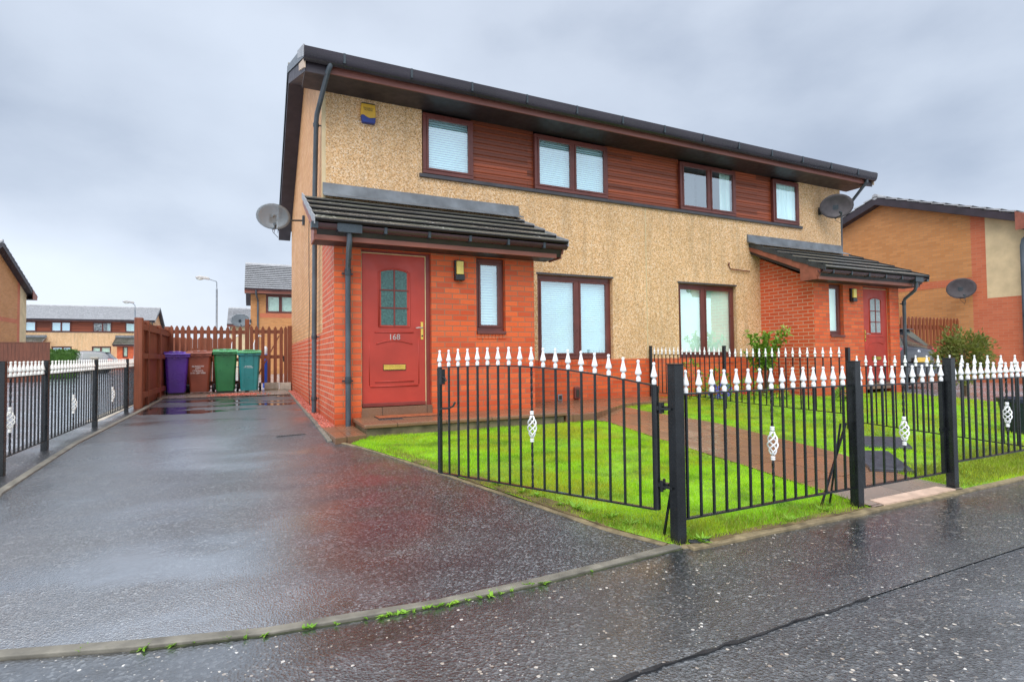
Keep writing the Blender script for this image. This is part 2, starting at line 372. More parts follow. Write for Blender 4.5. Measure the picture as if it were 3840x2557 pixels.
# ------------------------------------------------------------------ mesh builder
class MB:
    def __init__(s): s.v = []; s.f = []; s.mi = {}
    def add(s, vs, fs, mi=0):
        o = len(s.v); s.v += [tuple(v) for v in vs]
        if mi:
            for k in range(len(fs)): s.mi[len(s.f) + k] = mi
        s.f += [tuple(i + o for i in f) for f in fs]; return s
    def quad(s, *p, mi=0): return s.add(p, [tuple(range(len(p)))], mi)
    def box(s, x0, x1, y0, y1, z0, z1):
        return s.add([(x0, y0, z0), (x1, y0, z0), (x1, y1, z0), (x0, y1, z0), (x0, y0, z1), (x1, y0, z1), (x1, y1, z1), (x0, y1, z1)],
                     [(3, 2, 1, 0), (4, 5, 6, 7), (0, 1, 5, 4), (1, 2, 6, 5), (2, 3, 7, 6), (3, 0, 4, 7)])
    def bar(s, a, b, w, h=None, up=(0, 0, 1)):
        """rectangular bar from a to b"""
        a = Vector(a); b = Vector(b); d = (b - a).normalized(); u = Vector(up)
        if abs(d.dot(u)) > .95: u = Vector((1, 0, 0))
        r = d.cross(u).normalized(); u = r.cross(d); h = h or w
        p = []
        for c in (a, b):
            for i, j in ((-1, -1), (1, -1), (1, 1), (-1, 1)): p.append(c + r * w / 2 * i + u * h / 2 * j)
        return s.add(p, [(3, 2, 1, 0), (4, 5, 6, 7), (0, 1, 5, 4), (1, 2, 6, 5), (2, 3, 7, 6), (3, 0, 4, 7)])
    def tube(s, pts, r, n=8, caps=True):
        pts = [Vector(p) for p in pts]; rs = r if isinstance(r, (list, tuple)) else [r] * len(pts); rings = []
        prev = None
        for i, p in enumerate(pts):
            d = (pts[min(i + 1, len(pts) - 1)] - pts[max(i - 1, 0)]).normalized()
            if prev is None:
                u = Vector((0, 0, 1)) if abs(d.z) < .9 else Vector((1, 0, 0))
                a = d.cross(u).normalized()
            else:
                a = (prev - d * prev.dot(d)).normalized()
            prev = a; b = d.cross(a)
            rings.append([p + (a * math.cos(t) + b * math.sin(t)) * rs[i] for t in [2 * math.pi * k / n for k in range(n)]])
        vs = [v for q in rings for v in q]; fs = []
        for i in range(len(pts) - 1):
            for k in range(n): fs.append((i * n + k, i * n + (k + 1) % n, (i + 1) * n + (k + 1) % n, (i + 1) * n + k))
        if caps: fs += [tuple(range(n))[::-1], tuple((len(pts) - 1) * n + k for k in range(n))]
        return s.add(vs, fs)
    def lathe(s, prof, c=(0, 0, 0), n=10):
        vs = []; fs = []
        for r, z in prof:
            for k in range(n):
                t = 2 * math.pi * k / n; vs.append((c[0] + r * math.cos(t), c[1] + r * math.sin(t), c[2] + z))
        for i in range(len(prof) - 1):
            for k in range(n): fs.append((i * n + k, i * n + (k + 1) % n, (i + 1) * n + (k + 1) % n, (i + 1) * n + k))
        fs += [tuple(range(n))[::-1], tuple((len(prof) - 1) * n + k for k in range(n))]
        return s.add(vs, fs)
    def prism(s, poly, axis, a, b):
        """extrude a 2D polygon along axis ('x': poly=(y,z); 'y': (x,z); 'z': (x,y))"""
        m = {'x': lambda p, t: (t, p[0], p[1]), 'y': lambda p, t: (p[0], t, p[1]), 'z': lambda p, t: (p[0], p[1], t)}[axis]
        n = len(poly); vs = [m(p, a) for p in poly] + [m(p, b) for p in poly]
        fs = [tuple(range(n))[::-1], tuple(range(n, 2 * n))] + [(i, (i + 1) % n, (i + 1) % n + n, i + n) for i in range(n)]
        return s.add(vs, fs)
    def xform(s, mat): s.v = [tuple(mat @ Vector(v)) for v in s.v]; return s
    def mesh(s, name, mat, smooth=False, fixn=True):
        me = bpy.data.meshes.new(name); me.from_pydata(s.v, [], s.f)
        if fixn:
            bm = bmesh.new(); bm.from_mesh(me); bmesh.ops.recalc_face_normals(bm, faces=bm.faces); bm.to_mesh(me); bm.free()
        box_uv(me)
        for mm in ([mat] if isinstance(mat, str) else list(mat)): me.materials.append(M[mm])
        for k, v in s.mi.items(): me.polygons[k].material_index = v
        if smooth: me.shade_smooth() if smooth is True else me.shade_smooth()
        return me
    def build(s, name, mat, parent=None, smooth=False, bev=0, fixn=True, **kw):
        o = put(name, s.mesh(name, mat, smooth, fixn), parent, **kw)
        if bev:
            md = o.modifiers.new('bevel', 'BEVEL'); md.width = bev; md.segments = 2; md.limit_method = 'ANGLE'
        if smooth == 'auto': autosmooth(o)
        return o

def autosmooth(o):
    me = o.data
    bm = bmesh.new(); bm.from_mesh(me)
    for e in bm.edges:
        if len(e.link_faces) == 2 and e.calc_face_angle(0) > R(38): e.smooth = False
    bm.to_mesh(me); bm.free()

def box_uv(me):
    n = len(me.loops)
    if not n: return
    uv = me.uv_layers.new(name='UVMap')
    co = np.empty(len(me.vertices) * 3, dtype=np.float32); me.vertices.foreach_get('co', co); co = co.reshape(-1, 3)
    li = np.empty(n, dtype=np.int32); me.loops.foreach_get('vertex_index', li)
    pn = np.empty(len(me.polygons) * 3, dtype=np.float32); me.polygons.foreach_get('normal', pn); pn = np.abs(pn.reshape(-1, 3))
    lt = np.empty(len(me.polygons), dtype=np.int32); me.polygons.foreach_get('loop_total', lt)
    ax = np.argmax(pn * np.array([1, 1, 1.0001]), axis=1); ax = np.repeat(ax, lt)
    p = co[li]; u = np.where(ax == 0, p[:, 1], p[:, 0]); v = np.where(ax == 2, p[:, 1], p[:, 2])
    uv.data.foreach_set('uv', np.stack([u, v], 1).astype(np.float32).ravel())

def put(name, data, parent=None, loc=(0, 0, 0), rot=(0, 0, 0), label=None):
    o = bpy.data.objects.new(name, data); COL.objects.link(o); o.parent = parent; o.location = loc; o.rotation_euler = rot
    if label: o['label'] = label
    return o
def tag(o, label, cat, group=None, kind=None):
    if label: o['label'] = label
    if cat: o['category'] = cat
    if group: o['group'] = group
    if kind: o['kind'] = kind
    return o
def thing(name, label, cat, loc=(0, 0, 0), rz=0, group=None):
    return tag(put(name, None, None, loc, (0, 0, rz)), label, cat, group)
def struct(o): o['kind'] = 'structure'; return o
def kids(o): return [c for c in bpy.data.objects if c.parent == o]
def copy_tree(o, parent=None):
    c = o.copy(); COL.objects.link(c); c.parent = parent
    for ch in kids(o): copy_tree(ch, c)
    return c
def text_mesh(body, size, mat, thick=.002, align='CENTER', spacing=1):
    cu = bpy.data.curves.new('lettering', 'FONT'); cu.body = body; cu.size = size; cu.extrude = thick; cu.align_x = align; cu.align_y = 'CENTER'; cu.space_line = spacing
    t = bpy.data.objects.new('lettering', cu); COL.objects.link(t)
    bpy.context.view_layer.update()
    me = bpy.data.meshes.new_from_object(t.evaluated_get(bpy.context.evaluated_depsgraph_get()))
    bpy.data.objects.remove(t); bpy.data.curves.remove(cu)
    me.materials.clear(); me.materials.append(M[mat]); return me

def ground_poly(name, poly, mat, dz=0.0, thick=0, sub=0):
    bm = bmesh.new()
    vs = [bm.verts.new((x, y, 0)) for x, y in poly]; bm.faces.new(vs)
    ys = [y for y, z in ZP]
    if sub:
        lo = min(p[1] for p in poly); hi = max(p[1] for p in poly); ys = ys + [lo + (hi - lo) * k / sub for k in range(1, sub)]
    for y in ys:
        bmesh.ops.bisect_plane(bm, geom=bm.verts[:] + bm.edges[:] + bm.faces[:], plane_co=(0, y, 0), plane_no=(0, 1, 0))
    for v in bm.verts: v.co.z = zG(v.co.y) + dz
    bmesh.ops.triangulate(bm, faces=bm.faces[:])
    bmesh.ops.recalc_face_normals(bm, faces=bm.faces)
    for f in bm.faces:
        if f.normal.z < 0: f.normal_flip()
    if thick:
        r = bmesh.ops.extrude_face_region(bm, geom=bm.faces[:])
        for e in r['geom']:
            if isinstance(e, bmesh.types.BMVert): e.co.z -= thick
    me = bpy.data.meshes.new(name); bm.to_mesh(me); bm.free(); box_uv(me); me.materials.append(M[mat])
    return struct(put(name, me))

def strip(pts, w, h, below=.06, dz=0, jitter=0):
    """kerb-like prism following the ground along a polyline (in x,y)"""
    b = MB(); n = len(pts); L_ = []; Rr = []
    for i, p in enumerate(pts):
        a = Vector(pts[max(i - 1, 0)]); c = Vector(pts[min(i + 1, n - 1)]); d = (c - a).normalized(); nn = Vector((-d.y, d.x)); p = Vector(p)
        jt = rng.uniform(-jitter, jitter)
        L_.append(p + nn * (w / 2 + jt)); Rr.append(p - nn * (w / 2 + rng.uniform(-jitter, jitter)))
    vs = []
    for l, r in zip(L_, Rr):
        zl = zG(l.y) + dz; zr = zG(r.y) + dz; hj = h + rng.uniform(-jitter, jitter) * .4
        vs += [(l.x, l.y, zl - below), (l.x, l.y, zl + hj), (r.x, r.y, zr + hj), (r.x, r.y, zr - below)]
    fs = []
    for i in range(n - 1):
        o = i * 4
        for k in range(4): fs.append((o + k, o + (k + 1) % 4, o + 4 + (k + 1) % 4, o + 4 + k))
    fs += [(0, 1, 2, 3), (n * 4 - 1, n * 4 - 2, n * 4 - 3, n * 4 - 4)]
    return b.add(vs, fs)
def resample(pts, step):
    out = [pts[0]]
    for a, b in zip(pts, pts[1:]):
        d = math.dist(a, b); k = max(1, int(d / step))
        for i in range(1, k + 1): out.append((a[0] + (b[0] - a[0]) * i / k, a[1] + (b[1] - a[1]) * i / k))
    return out

def inpoly(px, py, poly):
    n = len(poly); res = np.zeros(len(px), bool); j = n - 1
    for i in range(n):
        xi, yi = poly[i]; xj, yj = poly[j]
        cond = ((yi > py) != (yj > py)) & (px < (xj - xi) * (py - yi) / (yj - yi + 1e-12) + xi)
        res ^= cond; j = i
    return res

def grass(name, poly, count, mat, label, hmin=.02, hmax=.045, w=.0045, seed=1, dz=.008, edge=None):
    r = np.random.default_rng(seed)
    xs = [p[0] for p in poly]; ys = [p[1] for p in poly]
    X = r.uniform(min(xs), max(xs), count * 3); Y = r.uniform(min(ys), max(ys), count * 3)
    k = inpoly(X, Y, poly); X = X[k][:count]; Y = Y[k][:count]; n = len(X)
    zz = np.interp(Y, [a for a, b in ZP], [b for a, b in ZP]) + dz
    # patchy growth: height varies in soft clumps
    patch = .5 + .25 * np.sin(X * 5.1 + 1.3 * np.sin(Y * 3.7)) + .25 * np.sin(Y * 6.3 + 1.7 * np.sin(X * 4.1))
    H = (hmin + (hmax - hmin) * r.random(n)) * (.6 + .7 * patch)
    a = r.uniform(0, 2 * np.pi, n); t = r.uniform(.1, .9, n) * H; b = r.uniform(0, 2 * np.pi, n)
    V = np.empty((n, 3, 3)); dx = np.cos(a) * w * .5 * r.uniform(.6, 1.4, n); dy = np.sin(a) * w * .5
    V[:, 0] = np.stack([X - dx, Y - dy, zz], 1); V[:, 1] = np.stack([X + dx, Y + dy, zz], 1)
    V[:, 2] = np.stack([X + np.cos(b) * t, Y + np.sin(b) * t, zz + H], 1)
    me = bpy.data.meshes.new(name); me.vertices.add(n * 3); me.vertices.foreach_set('co', V.ravel())
    me.loops.add(n * 3); me.loops.foreach_set('vertex_index', np.arange(n * 3, dtype=np.int32))
    me.polygons.add(n); me.polygons.foreach_set('loop_start', np.arange(0, n * 3, 3, dtype=np.int32))
    me.update(calc_edges=True); me.materials.append(M[mat])
    return tag(put(name, me), label, 'grass', None, 'stuff')

def leaf(b, p, d, up, ln, w, fold=.25):
    """one pointed leaf of 4 triangles"""
    p = Vector(p); d = Vector(d).normalized(); s = d.cross(Vector(up))
    if s.length < 1e-3: s = d.cross(Vector((1, 0, 0)))
    s.normalize(); n = s.cross(d)
    b.add([p, p + d * ln * .45 + s * w / 2 + n * fold * w, p + d * ln, p + d * ln * .45 - s * w / 2 + n * fold * w, p + d * ln * .5],
          [(0, 1, 4), (1, 2, 4), (4, 2, 3), (0, 4, 3)])
def rvec(r=rng):
    while True:
        v = Vector((r.uniform(-1, 1), r.uniform(-1, 1), r.uniform(-1, 1)))
        if .05 < v.length < 1: return v.normalized()
def foliage(b, c, rad, n, ln, w, shell=.55, clumps=14, r=rng):
    cl = [(Vector([rvec(r)[i] * rad[i] * r.uniform(.45, .92) for i in range(3)]), r.uniform(.25, .5)) for _ in range(clumps)]
    for i in range(n):
        if i % 5:
            o, s = cl[i % clumps]; q = o + rvec(r) * s * min(rad) * r.uniform(.5, 1.1)
        else:
            u = rvec(r) * r.uniform(shell, 1); q = Vector((u.x * rad[0], u.y * rad[1], u.z * rad[2]))
        d = (q.normalized() + rvec(r) * .8); leaf(b, Vector(c) + q, d, rvec(r), ln * r.uniform(.6, 1.2), w * r.uniform(.6, 1.2))
    return b

# ------------------------------------------------------------------ walls with openings
def wall(b, x0, x1, z0, z1, y, holes=(), depth=.12):
    """front sheet in plane y (facing -y) with reveals going back `depth`"""
    xs = sorted({x0, x1} | {h[0] for h in holes} | {h[1] for h in holes}); zs = sorted({z0, z1} | {h[2] for h in holes} | {h[3] for h in holes})
    xs = [x for x in xs if x0 <= x <= x1]; zs = [z for z in zs if z0 <= z <= z1]
    for a, c in zip(xs, xs[1:]):
        for d, e in zip(zs, zs[1:]):
            mx, mz = (a + c) / 2, (d + e) / 2
            if any(h[0] < mx < h[1] and h[2] < mz < h[3] for h in holes): continue
            b.quad((a, y, d), (c, y, d), (c, y, e), (a, y, e))
    for h in holes:
        hx0, hx1, hz0, hz1 = h; hz1 = min(hz1, z1); hz0 = max(hz0, z0)
        b.quad((hx0, y, hz0), (hx0, y, hz1), (hx0, y + depth, hz1), (hx0, y + depth, hz0))
        b.quad((hx1, y, hz0), (hx1, y + depth, hz0), (hx1, y + depth, hz1), (hx1, y, hz1))
        if h[2] >= z0: b.quad((hx0, y, hz0), (hx0, y + depth, hz0), (hx1, y + depth, hz0), (hx1, y, hz0))
        if h[3] <= z1: b.quad((hx0, y, hz1), (hx1, y, hz1), (hx1, y + depth, hz1), (hx0, y + depth, hz1))
    return b

def blind_mesh(kind, x0, x1, z0, z1, y):
    b = MB()
    if kind == 'h':
        n = int((z1 - z0) / .038); s = (z1 - z0) / n
        for i in range(n):
            z = z0 + i * s
            b.quad((x0, y - .006, z), (x1, y - .006, z), (x1, y + .001, z + s * .45), (x0, y + .001, z + s * .45))
            b.quad((x0, y + .001, z + s * .45), (x1, y + .001, z + s * .45), (x1, y + .003, z + s * .88), (x0, y + .003, z + s * .88))
        return b.mesh('blind', 'blind', fixn=False)
    if kind == 'v':
        n = max(3, int((x1 - x0) / .085)); s = (x1 - x0) / n
        for i in range(n):
            x = x0 + i * s
            b.quad((x, y + .02, z0), (x + s * 1.06, y - .014, z0), (x + s * 1.06, y - .014, z1), (x, y + .02, z1))
        return b.mesh('blind', 'vblind', fixn=False)
    if kind == 'c':
        n = 22
        for i in range(n):
            xa = x0 + (x1 - x0) * i / n; xb = x0 + (x1 - x0) * (i + 1) / n; f = lambda k: .018 * math.sin(k * 1.9) + .006 * math.sin(k * 4.1)
            b.quad((xa, y + f(i), z0), (xb, y + f(i + 1), z0), (xb, y + f(i + 1), z1), (xa, y + f(i), z1))
        return b.mesh('curtain', 'curtain', smooth=True, fixn=False)
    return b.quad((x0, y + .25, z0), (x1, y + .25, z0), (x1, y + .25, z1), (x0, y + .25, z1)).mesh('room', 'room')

def window(root, x0, x1, z0, z1, yf, lights, kinds, fw=.055, label=None):
    """frame stands from yf back 70 mm; lights = x-splits, kinds = blind type for each"""
    xs = [x0] + lights + [x1]; b = MB(); d = .07
    b.box(x0, x1, yf, yf + d, z0, z0 + fw); b.box(x0, x1, yf, yf + d, z1 - fw, z1)
    for i, x in enumerate(xs):
        a = x if i == 0 else (x - fw if i == len(xs) - 1 else x - fw * .55); c = a + (fw if i in (0, len(xs) - 1) else fw * 1.1)
        b.box(a, c, yf + .001, yf + d - .001, z0 + fw, z1 - fw)
    fr = b.build('window', 'frame', root, bev=.006, label=label)
    for a, c, k in zip(xs, xs[1:], kinds):
        la = a + fw * (1 if a == x0 else .55); lc = c - fw * (1 if c == x1 else .55); za, zc = z0 + fw, z1 - fw; s = .034
        q = MB(); q.box(la, lc, yf - .010, yf + .03, za, za + s); q.box(la, lc, yf - .010, yf + .03, zc - s, zc); q.box(la, la + s, yf - .010, yf + .03, za + s, zc - s); q.box(lc - s, lc, yf - .010, yf + .03, za + s, zc - s)
        q.build('sash', 'frame', fr, bev=.004)
        MB().quad((la + s, yf + .014, za + s), (lc - s, yf + .014, za + s), (lc - s, yf + .014, zc - s), (la + s, yf + .014, zc - s)).build('pane', 'glass', fr, fixn=False)
        if k in 'hvc':
            me = blind_mesh(k, la + .01, lc - .01, za + .01, zc - .005, yf + .075); put(me.name.split('.')[0], me, fr)
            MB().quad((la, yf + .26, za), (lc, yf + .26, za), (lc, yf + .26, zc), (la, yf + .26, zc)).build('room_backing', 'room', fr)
        else:
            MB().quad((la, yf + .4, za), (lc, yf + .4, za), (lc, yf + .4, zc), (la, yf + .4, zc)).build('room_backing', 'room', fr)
            if k == 'p':
                me = blind_mesh('c', la + (lc - la) * .55, lc - .01, za + .01, zc, yf + .12); put('curtain', me, fr)
    return fr

def tiled_slope(b, x0, x1, lo, hi, n, t=.028, inset=0):
    """stepped tile courses between lo=(y,z) eave and hi=(y,z) ridge; every course has a lip over a shadow-black undercut"""
    sg = 1 if hi[0] > lo[0] else -1; lip = t * .9
    for i in range(n):
        f0, f1 = i / n, (i + 1) / n
        y0, z0 = lo[0] + (hi[0] - lo[0]) * f0, lo[1] + (hi[1] - lo[1]) * f0
        y1, z1 = lo[0] + (hi[0] - lo[0]) * f1, lo[1] + (hi[1] - lo[1]) * f1
        ya = y0 - sg * lip; za = z0 + t - lip * .25
        b.quad((x0, ya, za), (x1, ya, za), (x1, y1, z1 + .004), (x0, y1, z1 + .004))
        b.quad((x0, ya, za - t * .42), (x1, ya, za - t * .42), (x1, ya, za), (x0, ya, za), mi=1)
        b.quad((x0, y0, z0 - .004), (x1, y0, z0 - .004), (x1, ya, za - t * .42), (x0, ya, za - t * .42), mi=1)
        for x in (x0, x1): b.quad((x, y0, z0), (x, ya, za - t * .42), (x, ya, za), (x, y1, z1 + .004), (x, y1, z1 - .02))
    return b

def half_gutter(b, x0, x1, y, z, r=.055, n=8, rz=None):
    rz = rz or r
    prof = [(y + r * math.cos(t), z + rz * math.sin(t)) for t in [math.pi + math.pi * k / n for k in range(n + 1)]]
    inner = [(y + (r - .006) * math.cos(t), z + (rz - .006) * math.sin(t)) for t in [math.pi + math.pi * k / n for k in range(n + 1)]][::-1]
    return b.prism(prof + inner, 'x', x0, x1)

# ================================================================== THE SETTING
big = [(-300, -400), (300, -400), (300, 400), (-300, 400)]
g = ground_poly('ground', big, 'court', -.03)

drive = [(-2.62, 4.72), (-2.62, -3.2), (-2.2, -5.2), (-1.773, -5.70), (-1.342, -5.83), (-.876, -5.93), (-.205, -6.0), (.285, -6.0), (.782, -5.975), (1.2, -5.94),
         (1.061, -5.631), (.924, -5.226), (.723, -4.577), (.502, -3.86), (.18, -2.787), (-.114, -2.16), (-.15, -1.07), (-.15, 4.72)]
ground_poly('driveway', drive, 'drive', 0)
ground_poly('side_strip', [(-3.1, 4.72), (-3.1, -5.6), (-2.05, -5.6), (-2.2, -5.2), (-2.62, -3.2), (-2.62, 4.72)], 'foot', -.012)
pav = [(-14, -6.0), (-1.9, -5.72), (-1.773, -5.76), (-1.342, -5.89), (-.876, -5.99), (-.205, -6.06), (.285, -6.06), (.782, -6.035), (1.25, -6.0), (3.0, -6.04), (16, -6.07), (40, -6.07), (40, -6.83), (-14, -6.83)]
ground_poly('pavement', pav, 'foot', .0)
ground_poly('road', [(-40, -6.831), (60, -6.831), (60, -14), (-40, -14)], 'foot', -.004)
fe = resample([(-2.2, -5.60), (-1.773, -5.73), (-1.342, -5.86), (-.876, -5.96), (-.205, -6.03), (.285, -6.03), (.782, -6.005), (1.26, -5.97)], .25)
struct(strip(fe, .055, .014, jitter=.006).build('edging', 'kerb', bev=.004))
struct(strip(resample([(1.30, -6.03), (3.0, -6.05)], .2), .06, .016, jitter=.008).build('edging', 'edging', bev=.004))
struct(strip(resample([(4.15, -6.05), (12, -6.07)], .4), .06, .016, jitter=.008).build('edging', 'edging', bev=.004))
struct(strip(resample([(1.22, -5.92), (1.075, -5.631), (.938, -5.226), (.737, -4.577), (.516, -3.86), (.194, -2.787), (-.08, -2.22)], .2), .05, .008, jitter=.008).build('edging', 'edging', bev=.004))
struct(strip(resample([(-2.60, 4.72), (-2.60, -3.2), (-2.18, -5.2)], .9), .06, .012, jitter=.004).build('edging', 'kerb', bev=.004))
struct(strip(resample([(-.13, 6.5), (-.145, 1.8), (-.17, -1.05), (-.165, -2.16)], .8), .05, .02, jitter=.003).build('edging', 'kerb', bev=.004))
struct(strip([(-2.98, -2.5), (-2.98, 3.6)], .20, .02, dz=-.02).build('kerb', 'conc', bev=.01))
struct(strip([(x, y - .034) for x, y in fe[2:]], .016, .0025, below=.02, jitter=.005).build('kerb_joint', 'moss_joint'))
# seam of dark bitumen between footway and road
struct(strip(resample([(-.4, -6.835), (1.6, -6.83)], .05), .012, .002, below=.02, jitter=.008).build('tarmac_seam', 'rubber'))
# slabs in front of the bins
ground_poly('paving', [(-2.7, 4.72), (-.13, 4.72), (-.02, 6.8), (-2.7, 6.8)], 'slabgrey', .012)

# bare mossy soil along the lawn edge
M['bare'] = plain('bare_soil', (.12, .085, .035), .85, .6, 8, bmp=.5, bscale=40)
struct(strip(resample([(1.30, -5.90), (1.16, -5.631), (1.03, -5.226), (.83, -4.577), (.61, -3.86), (.29, -2.83)], .12), .12, .016, jitter=.022).build('soil', 'bare'))
struct(strip(resample([(1.34, -5.985), (2.96, -5.995)], .12), .07, .018, jitter=.012).build('soil', 'bare'))
# lawn of the first house
lawnA = [(.19, -2.83), (.02, -2.40), (.24, -2.12), (3.3, -2.12), (3.42, -2.3), (3.25, -3.64), (3.135, -4.82), (3.03, -5.66), (2.98, -6.02), (1.26, -5.99), (1.10, -5.631), (.963, -5.226), (.762, -4.577), (.541, -3.86)]
ground_poly('lawn', lawnA, 'soil', .012)
lawnB = [(4.15, -6.03), (4.10, -5.70), (4.479, -4.768), (4.75, -2.94), (4.55, -1.62), (4.62, -1.1), (6.0, -.9), (6.0, -6.03)]
ground_poly('lawn', lawnB, 'soil', .012)
lawnC = [(6.0, -6.03), (6.0, -.02), (9.1, -.02), (9.1, -1.3), (11.6, -1.3), (11.6, -6.03)]
ground_poly('lawn', lawnC, 'soil', .010)
ground_poly('path', [(3.03, -5.66), (3.135, -4.82), (3.25, -3.64), (3.42, -2.3), (3.3, -2.05), (4.6, -1.1), (4.55, -1.62), (4.75, -2.94), (4.479, -4.768), (4.12, -5.66)], 'slab', .02)
ground_poly('path', [(2.99, -6.03), (3.03, -5.665), (4.12, -5.665), (4.15, -6.03)], 'slabgrey', .02)
ground_poly('threshold', [(3.10, -6.03), (3.12, -5.92), (3.98, -5.92), (4.03, -6.03)], 'pinkslab', .025, thick=.04)
struct(strip(resample([(3.0, -6.05), (4.15, -6.055)], .2), .06, .014, jitter=.006).build('edging', 'edging', bev=.004))
# raised paving along the front of the house, at -0.17
b = MB(); b.prism([(2.9, -2.08), (3.36, -2.08), (4.66, -1.08), (6.0, -.86), (6.0, .0), (2.9, .0)], 'z', -.5, -.178)
struct(b.build('paving', 'slab', bev=.006))

# gravel strip beside the gable
gp = MB(); r2 = random.Random(3)
gp.quad((-.125, 5.9, zG(5.9) + .012), (0, 5.9, zG(5.9) + .012), (0, 1.5, zG(1.5) + .012), (-.14, 1.5, zG(1.5) + .012))
gp.quad((-.14, 1.5, zG(1.5) + .012), (0, 1.5, zG(1.5) + .012), (0, -1.32, zG(-1.32) + .012), (-.15, -1.32, zG(-1.32) + .012))
def stones(b, n, fx, size):
    for i in range(n):
        x, y = fx(); s = r2.uniform(*size); z = zG(y) + .012 + s * .4
        m = Matrix.Rotation(r2.uniform(0, 6), 3, rvec(r2)); sc = Vector((r2.uniform(.6, 1.3), r2.uniform(.5, 1), r2.uniform(.5, .8))) * s
        pts = [Vector((1, 0, 0)), Vector((-1, 0, 0)), Vector((0, 1, 0)), Vector((0, -1, 0)), Vector((0, 0, 1)), Vector((0, 0, -1))]
        b.add([m @ Vector((p.x * sc.x, p.y * sc.y, p.z * sc.z)) + Vector((x, y, z)) for p in pts],
              [(0, 2, 4), (2, 1, 4), (1, 3, 4), (3, 0, 4), (2, 0, 5), (1, 2, 5), (3, 1, 5), (0, 3, 5)])
stones(gp, 3200, lambda: (r2.uniform(-.14, -.005), -1.32 + 7.2 * r2.random() ** 1.5), (.009, .02))
stones(gp, 260, lambda: (r2.uniform(-.13, -.01), r2.uniform(-2.1, -1.3)) if False else (r2.uniform(-.15, 0), r2.uniform(-1.33, -.9)), (.012, .022))
tag(gp.build('gravel', 'gravel', fixn=False), 'red stone chips in a strip along the foot of the gable wall', 'gravel', None, 'stuff')
gp2 = MB(); stones(gp2, 900, lambda: (-1.25 + .55 * r2.gauss(0, .4), 5.12 + .32 * r2.uniform(-1, 1)), (.012, .024))
tag(gp2.build('gravel', 'gravel', fixn=False), 'patch of red stone chips on the slabs before the green bin', 'gravel', None, 'stuff')

# grass
edgeA = [(1.26, -5.99), (1.10, -5.631), (.963, -5.226), (.762, -4.577), (.541, -3.86), (.19, -2.83), (.36, -2.83), (.73, -3.86), (.95, -4.577), (1.16, -5.226), (1.40, -5.78), (3.0, -5.78), (2.98, -6.02)]
grass('grass', lawnA, 125000, 'grass', 'bright green mown grass on the lawn behind the open drive gate', .014, .034, .005, 1)
grass('grass', edgeA, 7000, 'grass_dry', 'longer yellowish grass along the edges of the front lawn', .03, .065, .006, 5)
grass('grass', lawnB, 42000, 'grass', 'bright green mown grass between the paved path and the dividing fence', .014, .036, .006, 2)
grass('grass', lawnC, 60000, 'grass', 'bright green mown grass in the next garden beyond the dividing fence', .018, .042, .008, 3)
grass('grass', [(4.2, -5.55), (6, -5.3), (9, -5.4), (9, -6.0), (4.15, -6.0)], 12000, 'grass_dry', 'yellowish rough grass at the foot of the front fence by the pavement', .03, .06, .007, 8)

